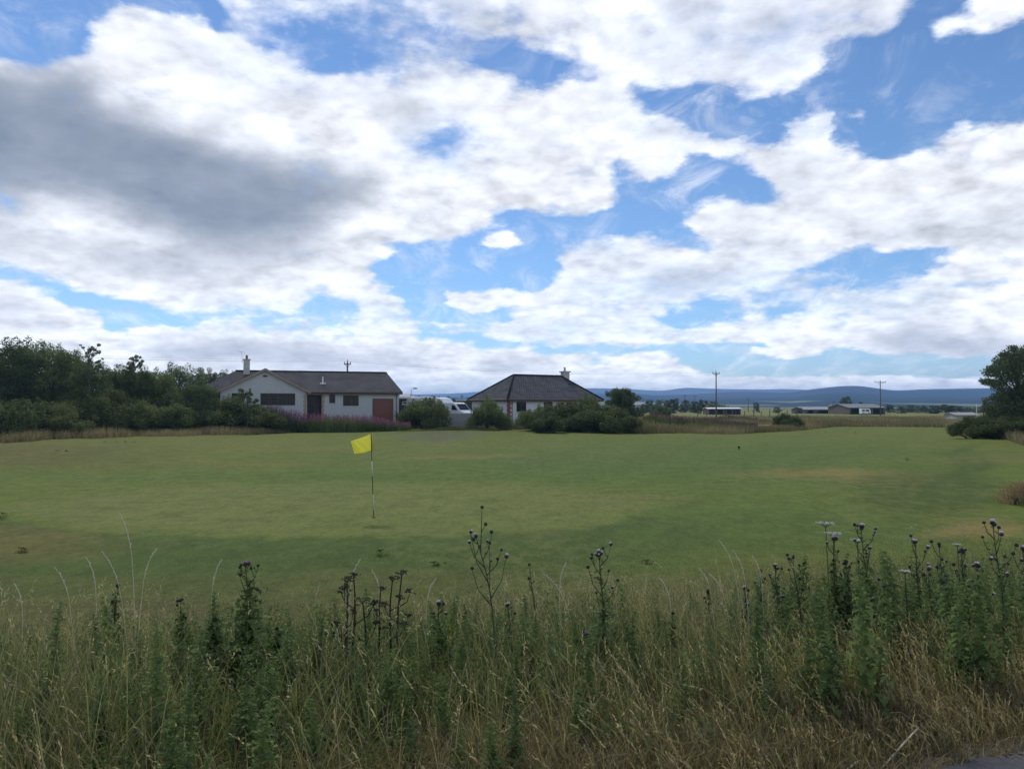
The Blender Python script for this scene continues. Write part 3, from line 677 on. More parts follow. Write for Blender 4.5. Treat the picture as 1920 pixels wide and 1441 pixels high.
# long low woods beyond, too many trees to count
def far_wood():
    r = np.random.default_rng(8); cl = []
    for (x0, x1, top, D, n) in ((1190, 1360, 757, 420, 60), (1640, 1900, 762, 420, 90), (1380, 1640, 766, 600, 50), (740, 900, 748, 400, 40), (-200, 420, 748, 500, 60)):
        for k in range(n):
            px = r.uniform(x0, x1); d = D + r.uniform(-30, 60); g = G(px, d); H = (P(px, top, d).z - g.z) * r.uniform(.75, 1.1); s_ = r.uniform(1.6, 3.2) * d / 420
            cl.append((g.x, g.y, g.z + H - s_ * .7, s_ * 1.2, s_, s_ * .8)); cl.append((g.x, g.y, g.z + (H - s_) * .5, s_ * 1.1, s_, max(H * .5, .6)))
    V, Q, t = leaf_cloud(cl, 26000, .75, 1.4, 0, 3); tag(mesh_np('distant_woodland', V, Q, M['tree_far'], None, t), 'low line of woodland at the foot of the hills', 'woodland', kind='stuff')
far_wood()

# ------------------------------------------------------------------ bungalows
class Frame:
    def __init__(s, px, D, rz, z): s.o = Vector((X_at(px, D), D, z)); s.rz = R(rz); s.c = math.cos(s.rz); s.s = math.sin(s.rz)
    def lx(s, px, y=0): k = (px - CX) / F; return (k * (s.o.y + y * s.c) - s.o.x + y * s.s) / (s.c - k * s.s)
    def ly(s, px, x=0): k = (px - CX) / F; return (s.o.x + x * s.c - k * (s.o.y + x * s.s)) / (s.s + k * s.c)
    def D(s, x, y): return s.o.y + x * s.s + y * s.c
    def z(s, py, x, y): return EYE + (HORIZON - py) / F * s.D(x, y) - s.o.z
def roof_mesh(name, faces, m, parent, thick=.12):
    """faces: polygons whose first edge is the eave; UVs in metres along and up the slope"""
    me = bpy.data.meshes.new(name); vs = []; fs = []; uv = []
    for f in faces:
        f = [Vector(p) for p in f]; u = (f[1] - f[0]).normalized(); n = u.cross(f[2] - f[0]).normalized(); v = n.cross(u)
        fs.append(tuple(range(len(vs), len(vs) + len(f)))); vs += f; uv += [((p - f[0]).dot(u), (p - f[0]).dot(v)) for p in f]
    me.from_pydata([tuple(v) for v in vs], [], fs); l = me.uv_layers.new(name='UVMap')
    for i, t in enumerate(uv): l.data[i].uv = t
    me.materials.append(m); o = bpy.data.objects.new(name, me); col.objects.link(o); o.parent = parent
    md = o.modifiers.new('slab', 'SOLIDIFY'); md.thickness = thick; md.offset = -1
    return o
def window(parent, x0, x1, z0, z1, y, fm, bars=1, horiz=False, side=-1):
    """frame standing 3 cm proud of the wall face, pane set back inside it"""
    t = .07; mb = MB()
    mb.box(x0, x1, y - .03, y + .05, z0, z0 + t).box(x0, x1, y - .03, y + .05, z1 - t, z1).box(x0, x0 + t, y - .03, y + .05, z0 + t, z1 - t).box(x1 - t, x1, y - .03, y + .05, z0 + t, z1 - t)
    for k in range(bars):
        xm = x0 + (x1 - x0) * (k + 1) / (bars + 1); mb.box(xm - .03, xm + .03, y - .027, y + .05, z0 + t, z1 - t)
    w_ = mb.build('window', fm, parent)
    MB().box(x0 + .05, x1 - .05, y - .012, y + .04, z0 + .05, z1 - .05).build('pane', M['glass'], w_)
    MB().box(x0 - .08, x1 + .08, y - .10, y + .04, z0 - .09, z0 - .002).build('sill', M['chim'], w_)
    return w_
def wall_holes(mb, x0, x1, z0, z1, y0, y1, holes):
    """wall panel from x0..x1 with rectangular openings (hx0,hx1,hz0,hz1)"""
    holes = sorted(holes); x = x0
    for a, b, c, d in holes:
        mb.box(x, a, y0, y1, z0, z1)
        if c > z0 + .01: mb.box(a, b, y0, y1, z0, c)
        if d < z1 - .01: mb.box(a, b, y0, y1, d, z1)
        x = b
    mb.box(x, x1, y0, y1, z0, z1)
def quoins(parent, x, y0, z1, m, w0=.32, w1=.2, dirx=1):
    mb = MB(); z = 0; k = 0
    while z + .24 < z1:
        w_ = w0 if k % 2 == 0 else w1; mb.box(min(x, x + dirx * w_), max(x, x + dirx * w_), y0 - .025, y0 + .1, z, z + .225); z += .235; k += 1
    return mb.build('quoins', m, parent)

def gabled_house():
    fr = Frame(574, 84, 18, .1); root = empty('bungalow', fr.o, fr.rz, 'white bungalow with front gable, brown tiled roof and red garage door', 'house')
    xl = fr.lx(413); W = -xl; my = 1.3; xr = fr.lx(748, my); dep = 8.6; ry = my + dep / 2
    ez = fr.z(732.5, 0, 0) - .05; rzz = fr.z(697.5, fr.lx(640, ry), ry); xa = fr.lx(497, 0); az_ = fr.z(690, xa, 0)
    # walls
    mb = MB(); g0, g1 = fr.lx(488), fr.lx(554); wz0, wz1 = fr.z(760, 0, 0), fr.z(737, 0, 0); h0, h1 = fr.lx(434), fr.lx(458)
    wall_holes(mb, xl, 0, -.6, ez - .02, 0, .28, [(h0 + .02, h1 - .02, wz0 + .3, wz1 - .02), (g0 + .02, g1 - .02, wz0 + .02, wz1 - .02)])
    mb.extr([(xl, ez - .02), (0, ez - .02), (xa, az_ - .16)], 0, .28)
    mb.box(xl, xl + .28, .28, my + dep, -.6, ez - .05)
    d0, d1 = fr.lx(576, my), fr.lx(603, my); s0, s1 = fr.lx(617, my), fr.lx(629, my); w0, w1 = fr.lx(643, my), fr.lx(673, my); k0, k1 = fr.lx(700, my), fr.lx(736, my)
    z_ = lambda py, px=650: fr.z(py, fr.lx(px, my), my)
    wall_holes(mb, .0, xr, -.6, ez - .02, my, my + .28, [(d0, d1, -.59, z_(740, 590)), (s0 + .02, s1 - .02, z_(756, 622) + .02, z_(739, 622) - .02), (w0 + .02, w1 - .02, z_(761) + .02, z_(740.5) - .02), (k0, k1, -.59, z_(748.5, 718))])
    mb.box(xr - .28, xr, my + .28, my + dep, -.6, ez - .05).box(xl + .28, xr - .28, my + dep - .28, my + dep, -.6, ez - .05).box(-.28, 0, .28, my, -.6, ez - .02)
    mb.build('wall', M['render'], root)
    window(root, h0, h1, wz0 + .3, wz1, 0.06, M['wframe'], 1); window(root, g0, g1, wz0, wz1, .06, M['wframe'], 3)
    window(root, s0, s1, z_(756, 622), z_(739, 622), my + .06, M['wframe'], 0); window(root, w0, w1, z_(761), z_(740.5), my + .06, M['wframe'], 1)
    # garage door, its panels pressed in rows
    mb = MB(); zt = z_(748.5, 718)
    for k in range(6): mb.box(k0, k1, my + .08, my + .12, zt - .02 - .37 * (k + 1) + .02, zt - .02 - .37 * k)
    mb.box(k0, k1, my + .12, my + .16, -.5, zt)
    gd = mb.build('garage_door', M['door'], root)
    mb = MB(); mb.box(k0 - .09, k0 - .003, my - .03, my + .06, -.5, zt + .09).box(k1 + .003, k1 + .09, my - .03, my + .06, -.5, zt + .09).box(k0 - .003, k1 + .003, my - .03, my + .06, zt + .003, zt + .09); mb.build('door_frame', M['trim'], root)
    # entrance recess with a dark glazed door
    zt = z_(740, 590); mb = MB().box(d0, d1, my + 1.0, my + 1.05, -.5, zt); dr = mb.build('porch_screen', M['wframe'], root)
    MB().box(d0 + .15, (d0 + d1) / 2, my + .96, my + .998, .1, zt - .15).build('pane', M['glass'], dr)
    quoins(root, d1 + .003, my, ez - .1, M['stone']); quoins(root, -.003, 0, ez - .1, M['stone'], dirx=-1)
    # roof
    o = .5; lx = fr.lx(366, 3); lrx = fr.lx(441, ry); rrx = fr.lx(725, ry); zr = rzz; ze = ez
    e0, e1 = my - o, my + dep + o; xe = fr.lx(755, e0)
    faces = [[(lx, e0, ze), (xe, e0, ze), (rrx, ry, zr), (lrx, ry, zr)], [(xe, e1, ze), (lx, e1, ze), (lrx, ry, zr), (rrx, ry, zr)], [(lx, e1, ze), (lx, e0, ze), (lrx, ry, zr)], [(xe, e0, ze), (xe, e1, ze), (rrx, ry, zr)]]
    roof_mesh('roof', faces, M['tile_brown'], root)
    gl, gr = fr.lx(404, -.4), fr.lx(583, -.4)
    roof_mesh('gable_roof', [[(gl, ry, ze - .02), (gl, -.42, ze - .02), (xa, -.42, az_), (xa, ry, az_)], [(gr, -.42, ze - .02), (gr, ry, ze - .02), (xa, ry, az_), (xa, -.42, az_)]], M['tile_brown'], root)
    mb = MB(); 
    for ex in (gl, gr):
        mb.extr([(ex, ze - .06), (ex, ze - .30), (xa, az_ - .26), (xa, az_ - .03)] if ex < xa else [(xa, az_ - .03), (xa, az_ - .26), (ex, ze - .30), (ex, ze - .06)], -.47, -.425)
    mb.build('bargeboard', M['fascia'], root)
    mb = MB(); mb.box(gr + .02, xe, e0 - .03, e0 + .02, ze - .28, ze - .06).box(gr + .02, xe, e0 + .02, my - .002, ze - .26, ze - .2); mb.build('fascia', M['trim'], root)
    mb = MB(); mb.tube([(gr, e0 - .09, ze - .08), (xe, e0 - .09, ze - .1)], .06, 8); xd = fr.lx(743.5, my); mb.tube([(xd, e0 - .09, ze - .1), (xd, my - .06, ze - .5), (xd, my - .06, -.5)], .04, 6); mb.build('gutter', M['trim'], root)
    MB().tube([(lrx, ry, zr + .02), (rrx, ry, zr + .02)], .09, 8).build('ridge_tiles', M['tile_brown'], root, smooth=True)
    MB().box(xa - .22, xa + .22, -.02, .02, az_ - .95, az_ - .75).build('vent', M['wframe'], root)
    # chimney
    cx_ = fr.lx(462, ry - .5); cy = ry - .5; zt = fr.z(675, cx_, cy); mb = MB().box(cx_ - .34, cx_ + .34, cy - .34, cy + .34, zr - 1.2, zt); mb.box(cx_ - .42, cx_ + .42, cy - .42, cy + .42, zt, zt + .12)
    c = mb.build('chimney', M['chim'], root); MB().lathe([(0, .45), (.12, .45), (.15, 0), (.17, 0)], (cx_, cy, zt + .12)).build('chimney_pot', M['pot'], c)
    ax = cx_ - .45; mb = MB().tube([(ax, cy, zt - .3), (ax - .12, cy, zt + 1.0)], .02, 5); mb.tube([(ax - .5, cy, zt + 1.0), (ax + .3, cy, zt + .85)], .015, 4)
    for k in range(5): mb.tube([(ax - .45 + k * .17, cy - .22, zt + .99 - k * .03), (ax - .45 + k * .17, cy + .22, zt + .99 - k * .03)], .012, 4)
    mb.build('aerial', M['metal'], root)
    fx = fr.lx(605, my + 1.5); fz = ze + (zr - ze) * (1.5 + o) / (ry - e0); mb = MB().tube([(fx, my + 1.5, fz - .1), (fx, my + 1.5, fz + .75)], .07, 8).box(fx - .3, fx + .3, my + 1.2, my + 1.8, fz - .12, fz + .02); mb.build('flue', M['whitef'], root)
gabled_house()

def hipped_house():
    fr = Frame(954, 88, 32, -.15); root = empty('bungalow', fr.o, fr.rz, 'white bungalow with grey hipped roof and red quoins behind the gorse clump', 'house')
    L = fr.lx(1122, 0); Wd = fr.ly(885, 0); ez = fr.z(748.5, 0, 0); o = .45
    ry = Wd / 2; x0 = fr.lx(963, ry); x1 = fr.lx(1051, ry); zr = fr.z(702.5, x0, ry)
    z_ = lambda py, px: fr.z(py, fr.lx(px, 0), 0)
    wins = [(968, 987, 752.5, 772), (1019, 1036, 753, 768), (1062, 1082, 753, 768)]
    H = [(fr.lx(a), fr.lx(b), z_(d_, a), z_(c_, a)) for a, b, c_, d_ in wins]
    mb = MB(); wall_holes(mb, 0, L, -.6, ez - .03, 0, .28, [(a + .02, b - .02, c_ + .02, d_ - .02) for a, b, c_, d_ in H])
    mb.box(0, .28, .28, Wd, -.6, ez - .03).box(L - .28, L, .28, Wd, -.6, ez - .03).box(.28, L - .28, Wd - .28, Wd, -.6, ez - .03)
    mb.build('wall', M['render2'], root)
    for a, b, c_, d_ in H: window(root, a, b, c_, d_, .07, M['wframe'], 1)
    quoins(root, -.025, -.0, ez - .05, M['quoin'], .34, .2)
    mb = MB(); z = 0; k = 0
    while z + .24 < ez - .05: mb.box(-.028, .05, .1, (.44 if k % 2 else .3), z, z + .225); z += .235; k += 1
    mb.build('quoins', M['quoin'], root)
    ex0, ex1, ey0, ey1 = -o, L + o, -o, Wd + o
    roof_mesh('roof', [[(ex0, ey0, ez), (ex1, ey0, ez), (x1, ry, zr), (x0, ry, zr)], [(ex1, ey1, ez), (ex0, ey1, ez), (x0, ry, zr), (x1, ry, zr)], [(ex0, ey1, ez), (ex0, ey0, ez), (x0, ry, zr)], [(ex1, ey0, ez), (ex1, ey1, ez), (x1, ry, zr)]], M['tile_grey'], root, .1)
    mb = MB().tube([(x0, ry, zr + .02), (x1, ry, zr + .02)], .10, 8)
    for cx_, cy_, xx in ((ex0, ey0, x0), (ex0, ey1, x0), (ex1, ey0, x1), (ex1, ey1, x1)): mb.tube([(cx_, cy_, ez + .03), (xx, ry, zr + .03)], .10, 8)
    mb.build('ridge_tiles', M['tile_grey'], root, smooth=True)
    mb = MB().box(ex0 - .02, ex1, ey0 - .04, ey0 + .0, ez - .22, ez - .02).box(ex0 - .04, ex0, ey0, ey1, ez - .22, ez - .02).box(ex0, ex1, ey0 + .0, -.002, ez - .2, ez - .15)
    mb.tube([(ex0 - .02, ey0 - .1, ez - .04), (ex1, ey0 - .1, ez - .05)], .06, 8); mb.tube([(ex0 - .1, ey0, ez - .04), (ex0 - .1, ey1, ez - .05)], .06, 8)
    mb.tube([(.42, -.45, ez - .1), (.42, -.06, ez - .4), (.42, -.06, -.5)], .04, 6)
    mb.build('gutter', M['trim'], root)
    cx_ = fr.lx(1059.5, ry); zt = fr.z(698, cx_, ry); mb = MB().box(cx_ - .42, cx_ + .42, ry - .38, ry + .38, zr - 1.6, zt).box(cx_ - .55, cx_ + .55, ry - .5, ry + .5, zt, zt + .16)
    c = mb.build('chimney', M['chim'], root); MB().lathe([(0, .5), (.11, .5), (.15, 0), (.17, 0)], (cx_ - .05, ry, zt + .16)).build('chimney_pot', M['chim'], c)
    yd = fr.ly(911, 0); mb = MB(); prof = [(.0, .0), (.14, .015), (.26, .06), (.33, .11), (.30, .12), (.2, .06), (0, .02)]
    n = 14; vs = [(-.28 - h, yd + r_ * math.cos(2 * math.pi * k / n), ez - .35 + r_ * math.sin(2 * math.pi * k / n)) for r_, h in prof for k in range(n)]
    mb.add(vs, [(i * n + k, i * n + (k + 1) % n, (i + 1) * n + (k + 1) % n, (i + 1) * n + k) for i in range(len(prof) - 1) for k in range(n)])
    mb.tube([(-.02, yd, ez - .6), (-.28, yd, ez - .37)], .025, 5); mb.tube([(-.3, yd, ez - .62), (-.62, yd, ez - .4)], .015, 5); mb.build('satellite_dish', M['darkclad'], root, smooth=True)
hipped_house()

# ------------------------------------------------------------------ vehicles and sheds between the houses
def vehicle(name, px, D, rz, prof, wd, label, cat, wins, extra=None, z=None, wheels=(1.0, 4.2), glassprof=None):
    """body profile (x,z) front towards +x; wins = side windows as profiles; glassprof = windscreen segment on the body"""
    g = G(px, D); 
    if z is not None: g.z = z
    root = empty(name, g, R(rz), label, cat)
    MB().extr(prof, -wd / 2, wd / 2).build('body', M['white'], root, bevel=.07)
    for wv in wins:
        MB().extr(wv, -wd / 2 - .012, -wd / 2 + .02).build('side_window', M['glass'], root); MB().extr(wv, wd / 2 - .02, wd / 2 + .012).build('side_window', M['glass'], root)
    if glassprof:
        (xa, za), (xb, zb) = glassprof; nx, nz = (zb - za), (xa - xb); l = math.hypot(nx, nz); nx, nz = -nx / l * .015, -nz / l * .015
        if nx < 0: nx, nz = -nx, -nz
        h = wd / 2 - .12; mb = MB().add([(xa + nx, -h, za + nz), (xa + nx, h, za + nz), (xb + nx, h - .06, zb + nz), (xb + nx, -h + .06, zb + nz)], [(0, 1, 2, 3)]); mb.build('windscreen', M['glass'], root)
    for wx in wheels:
        for sy in (-1, 1):
            mb = MB(); n = 18; yy = sy * (wd / 2 - .1)
            for r_, w_ in ((.33, .11),):
                vs = [(wx + r_ * math.cos(2 * math.pi * k / n), yy + s_ * w_, .33 + r_ * math.sin(2 * math.pi * k / n)) for s_ in (-1, 1) for k in range(n)]
                mb.add(vs, [(k, (k + 1) % n, n + (k + 1) % n, n + k) for k in range(n)] + [tuple(range(n)), tuple(range(2 * n - 1, n - 1, -1))])
            wh = mb.build('wheel', M['rubber'], root); mb = MB(); vs = [(wx + .19 * math.cos(2 * math.pi * k / 12), yy + sy * .115, .33 + .19 * math.sin(2 * math.pi * k / 12)) for k in range(12)]
            mb.add(vs, [tuple(range(12))]); mb.build('rim', M['metal'], wh)
    if extra: extra(root)
    return root
van_prof = [(0, .35), (4.9, .35), (5.0, .75), (4.95, .98), (4.2, 1.22), (3.45, 1.98), (3.1, 2.12), (.15, 2.12), (0, 1.9)]
def van_extra(root):
    for sy in (-1, 1):
        MB().box(4.86, 5.0, sy * .72 - .16, sy * .72 + .16, .78, .95).build('headlight', M['metal'], root, bevel=.03)
    MB().box(4.93, 5.06, -.9, .9, .36, .6).build('bumper', M['rubber'], root, bevel=.04)
vehicle('van', 822, 89.5, -38, van_prof, 1.9, 'white van with sloping windscreen parked behind the low grey wall', 'van',
        [[(2.95, 1.28), (3.85, 1.24), (3.38, 1.80), (3.0, 1.84)]], van_extra, z=-.12, glassprof=((4.15, 1.27), (3.5, 1.95)))
mh_prof = [(0, .4), (5.6, .4), (6.1, .9), (6.15, 1.3), (5.6, 1.75), (5.75, 2.1), (5.1, 2.72), (4.4, 2.85), (.2, 2.85), (0, 2.6)]
def mh_extra(root):
    MB().box(1.5, 2.1, -.3, .3, 2.852, 2.98).build('roof_hatch', M['whitef'], root, bevel=.03); MB().box(.1, 5.5, -1.13, -1.118, .75, .95).build('stripe', M['darkclad'], root)
vehicle('motorhome', 772, 96, -30, mh_prof, 2.2, 'white motorhome with sloping front behind the rounded gorse, next to the van', 'motorhome', [[(.8, 1.5), (2.0, 1.5), (2.0, 2.1), (.8, 2.1)], [(2.9, 1.5), (3.9, 1.5), (3.9, 2.1), (2.9, 2.1)], [(4.6, 1.35), (5.5, 1.35), (5.4, 1.8), (4.7, 1.85)]], mh_extra, z=-.2, glassprof=((6.1, 1.33), (5.65, 1.74)), wheels=(1.2, 4.8))
vehicle('motorhome', 748, 101, -18, mh_prof, 2.2, 'white motorhome whose long roof shows just over the rounded gorse', 'motorhome', [[(.8, 1.5), (2.0, 1.5), (2.0, 2.1), (.8, 2.1)]], mh_extra, z=-.1, glassprof=((6.1, 1.33), (5.65, 1.74)), wheels=(1.2, 4.8))
def static_caravan():
    D = 95; g = G(748, D); g.z = -.1; root = empty('static_caravan', g, R(4), 'dark static caravan with white window frames right of the garage', 'caravan')
    z = lambda py: EYE + (HORIZON - py) / F * D - g.z; zt = z(747)
    mb = MB(); a, b = .53 * 1.0, 3.6; wz0, wz1 = z(757.5), z(752.5)
    MB().box(-1.5, 3.6, 0, 3, .25, zt).build('wall', M['darkclad'], root)
    MB().extr([(-1.7, zt), (3.85, zt), (3.8, zt + .2), (-1.65, zt + .2)], -.25, 3.2).build('roof', M['whitef'], root)
    for p0, p1 in ((754.5, 764.5), (767.5, 775.5)):
        x0, x1 = (p0 - 748) / F * D, (p1 - 748) / F * D; window(root, x0, x1, wz0, wz1, -.03, M['whitef'], 0)
    for x in (-1.2, 1, 3.2): MB().box(x - .15, x + .15, .3, .6, -.4, .25).build('support', M['greywall'], root)
static_caravan()
def simple_shed(name, px0, px1, D, top_l, top_r, wallm, roofm, label, cat='shed', depth=6, rz=0, ridge=None, openings=(), zg=None, eave=None, group=None):
    """shed: front wall between two pixels, roof sloping back; openings are dark bays"""
    g = G((px0 + px1) / 2, D); 
    if zg is not None: g.z = zg
    root = empty(name, g, R(rz), label, cat, group); W = (px1 - px0) / F * D; z = lambda py: EYE + (HORIZON - py) / F * D - g.z
    ze = z(eave); zr = z(ridge); mb = MB()
    nb = max(1, len(openings)); hs = [(-W / 2 + W * a, -W / 2 + W * b, -.3, ze * c) for a, b, c in openings]
    wall_holes(mb, -W / 2, W / 2, -.4, ze, 0, .15, hs); mb.box(-W / 2, -W / 2 + .15, .15, depth, -.4, ze).box(W / 2 - .15, W / 2, .15, depth, -.4, ze).box(-W / 2 + .15, W / 2 - .15, depth - .15, depth, -.4, ze)
    for e_ in (-W / 2, W / 2 - .15): mb.add([(e_, 0, ze), (e_, depth, ze), (e_, depth / 2, zr - .05), (e_ + .15, 0, ze), (e_ + .15, depth, ze), (e_ + .15, depth / 2, zr - .05)], [(0, 1, 2), (3, 5, 4), (0, 2, 5, 3), (1, 4, 5, 2)])
    mb.build('wall', wallm, root)
    o = .3; roof_mesh('roof', [[(-W / 2 - o, -o, ze + .03), (W / 2 + o, -o, ze + .03), (W / 2 + o, depth / 2, zr), (-W / 2 - o, depth / 2, zr)], [(W / 2 + o, depth + o, ze + .03), (-W / 2 - o, depth + o, ze + .03), (-W / 2 - o, depth / 2, zr), (W / 2 + o, depth / 2, zr)]], roofm, root, .08)
    return root
M['darkroof'] = mat('dark sheet roof', (.19, .20, .18), .7, .2, .5); M['palewall'] = mat('pale wall', (.38, .39, .38), .9, .1, 1); M['timberwall'] = mat('brown timber cladding', (.13, .10, .08), .85, .3, 1)
simple_shed('shed', 752, 763, 112, 0, 0, M['palewall'], M['sheetroof'], 'small pale shed with pitched roof seen past the right eave of the gabled bungalow', depth=4, ridge=738, eave=745, openings=[(.3, .6, .6)], zg=-.1)
simple_shed('flat_building', 857, 905, 112, 0, 0, M['darkclad'], M['darkroof'], 'low dark flat building left of the hipped bungalow', 'building', 5, 0, 749.5, openings=[(.2, .45, .7)], zg=-.1, eave=751)
def wall_low():
    D = 85.5; g = G(858, D); g.z = -.3; root = empty('garden_wall', g, R(3), 'low grey block wall in front of the white van', 'wall')
    zt = EYE + (HORIZON - 776) / F * D - g.z; MB().box(-2.6, 2.9, 0, .2, -.4, zt).build('wall', M['greywall'], root); MB().box(-2.65, 2.95, -.04, .24, zt + .002, zt + .07).build('coping', M['chim'], root)
wall_low()
simple_shed('long_barn', 1508, 1592, 262, 0, 0, M['timberwall'], M['sheetroof'], 'long low barn with pale sheet roof left of the dark open barn', 'barn', 12, 0, 762.3, eave=767.5, openings=[(.08, .2, .8), (.3, .55, .75), (.62, .9, .8)])
simple_shed('open_barn', 1592, 1660, 240, 0, 0, M['timberwall'], M['darkroof'], 'dark open barn beside the second power pole with a white van before it', 'barn', 16, 0, 756.8, eave=764, openings=[(.05, .3, .86), (.34, .62, .9), (.66, .94, .86)])
simple_shed('canopy_building', 1328, 1389, 232, 0, 0, M['timberwall'], M['whitef'], 'wide low building with a thin white roof below the tall power pole', 'building', 6, 0, 763.6, eave=766, openings=[(.04, .2, .85), (.24, .45, .85), (.5, .72, .85), (.76, .97, .85)])
simple_shed('farm_building', 1796, 1832, 125, 0, 0, M['palewall'], M['sheetroof'], 'white farm building with grey roof left of the big right tree', 'building', 6, -12, 773, eave=778, openings=[(.3, .6, .6)])
simple_shed('cottage', 1188, 1212, 330, 0, 0, M['palewall'], M['sheetroof'], 'far pale cottage between the round tree and the distant row', 'house', 7, 10, 754.5, eave=759, openings=[(.2, .4, .7), (.6, .8, .7)])
simple_shed('cottage', 1560, 1578, 380, 0, 0, M['palewall'], M['darkroof'], 'far cottage peeping over the long barn roof', 'house', 7, 0, 757.5, eave=761, openings=[(.4, .6, .7)])
vehicle('camper_van', 1613, 228, 0, [(0, .3), (2.7, .3), (2.8, .8), (2.7, 1.3), (2.4, 1.9), (0, 1.9)], 1.7, 'small white camper van parked before the dark open barn', 'van', [[(.2, 1.05), (.9, 1.05), (.9, 1.55), (.2, 1.55)], [(1.2, 1.05), (2.3, 1.05), (2.2, 1.55), (1.2, 1.55)]], wheels=(.6, 2.2), glassprof=((2.68, 1.32), (2.42, 1.85)))

# ------------------------------------------------------------------ poles, wires, posts
def power_pole(px, D, top, arm, label, name='power_pole', r=.14, three=True, group=None):
    g = G(px, D); zt = EYE + (HORIZON - top) / F * D - g.z; root = empty(name, g, R(8), label, 'pole', group)
    MB().tube([(0, 0, -.4), (0, 0, zt)], [r * 1.15, r * .8], 10).build('post', M['wood'], root, smooth=True)
    c = MB().box(-arm / 2, arm / 2, -.07, .07, zt - .42, zt - .28); c.tube([(-arm * .3, -.02, zt - .35), (0, -.02, zt - .95)], .025, 4).tube([(arm * .3, -.02, zt - .35), (0, -.02, zt - .95)], .025, 4)
    c = c.build('crossarm', M['wood'], root)
    for x in (-arm / 2 + .08, 0, arm / 2 - .08):
        MB().lathe([(0, .3), (.06, .28), (.075, .2), (.04, .16), (.085, .1), (.05, .04), (.02, 0)], (x, 0, zt - .28 if x else zt), 8).build('insulator', M['insul'], c)
    return g + Vector((0, 0, zt))
p0 = power_pole(651, 112, 678, 1.0, 'power pole whose three pronged top rises behind the gabled bungalow roof')
p1 = power_pole(1343, 165, 697, 1.6, 'tall dark power pole left of centre right, standing by the wide low building')
p2 = power_pole(1651, 205, 714, 3.2, 'power pole with a wide crossarm beside the dark open barn')
power_pole(1403, 330, 747, 1.7, 'small far power pole left of the narrow dark tree', r=.13); power_pole(1284, 420, 740, 2.0, 'faint far power pole above the distant row, left one of two', r=.15); power_pole(1303, 430, 741, 2.0, 'faint far power pole above the distant row, right one of two', r=.15)
power_pole(1563, 400, 752, 1.8, 'faint far power pole behind the long barn roof', r=.15); power_pole(1206, 420, 746, 1.8, 'faint far power pole left of the distant row', r=.15); power_pole(866, 300, 740, 1.4, 'faint far power pole beside the flat dark building')
def wire(a, b, sag, label):
    pts = [a.lerp(b, t / 24) - Vector((0, 0, sag * 4 * (t / 24) * (1 - t / 24))) for t in range(25)]
    mb = MB().tube([p - a for p in pts], .006, 4); o = mb.build('wire', M['rubber'], None); o.location = a; tag(o, label, 'wire', 'overhead wires')
pl = P(-260, 646, 102)
for k, (dx, dz, nm) in enumerate(((-.4, .1, 'left'), (0, .4, 'middle'), (.4, .12, 'right'))):
    off_ = Vector((dx, dx * .2, dz))
    wire(pl + off_, p0 + off_, .8, f'overhead wire from the left frame edge to the {nm} insulator of the roof pole'); wire(p0 + off_, p1 + Vector((dx * 1.7, dx * .2, dz)), 1.2, f'overhead wire from the {nm} insulator of the roof pole to the tall dark pole')
def lamp_post(px, D, top, label):
    g = G(px, D); g.z = max(g.z, -.2); zt = EYE + (HORIZON - top) / F * D - g.z; root = empty('street_lamp', g, 0, label, 'lamp post')
    MB().tube([(0, 0, -.3), (0, 0, zt - .25), (.1, 0, zt - .05), (.35, 0, zt)], [.09, .06, .05, .045], 8).build('post', M['metal'], root, smooth=True)
    MB().box(.3, .95, -.15, .15, zt - .08, zt + .1).build('lamp_head', M['darkclad'], root, bevel=.04)
lamp_post(771, 125, 728, 'street lamp behind the dark static caravan')
def white_pole():
    g = G(1831, 118); zt = EYE + (HORIZON - 759) / F * 118 - g.z; root = empty('flagpole', g, 0, 'thin white pole at the right end of the white farm building', 'pole')
    MB().tube([(0, 0, -.2), (0, 0, zt)], [.06, .035], 8).build('post', M['whitef'], root); MB().lathe([(.08, 0), (.09, .06), (0, .12), (0, .12)], (0, 0, zt), 8).build('finial', M['whitef'], root)
white_pole()
posts = [(1362, 170), (1380, 168), (1396, 172), (1413, 165), (1427, 160), (1443, 156), (1460, 168), (1476, 172), (1308, 168), (1325, 170)]
for k, (px, D) in enumerate(sorted(posts)):
    g = G(px, D); o = MB().box(-.07, .07, -.07, .07, -.3, 1.55 + .2 * math.sin(k * 3)).build('fence_post', M['wood'], None, bevel=.01); o.location = g; o.rotation_euler = (.03 * math.sin(k), .03 * math.cos(k * 2), k)
    tag(o, ['weathered fence post farthest left in the rough', 'second fence post from the left in the rough', 'third fence post from the left in the rough', 'fourth fence post from the left, among rusty weeds', 'fence post left of the narrow dark tree', 'fence post right below the small far power pole', 'fence post right under the narrow dark tree', 'fence post between the narrow dark tree and the small gorse pair', 'fence post above the small gorse pair', 'fence post farthest right in the rough'][k], 'post', 'fence posts in the rough')

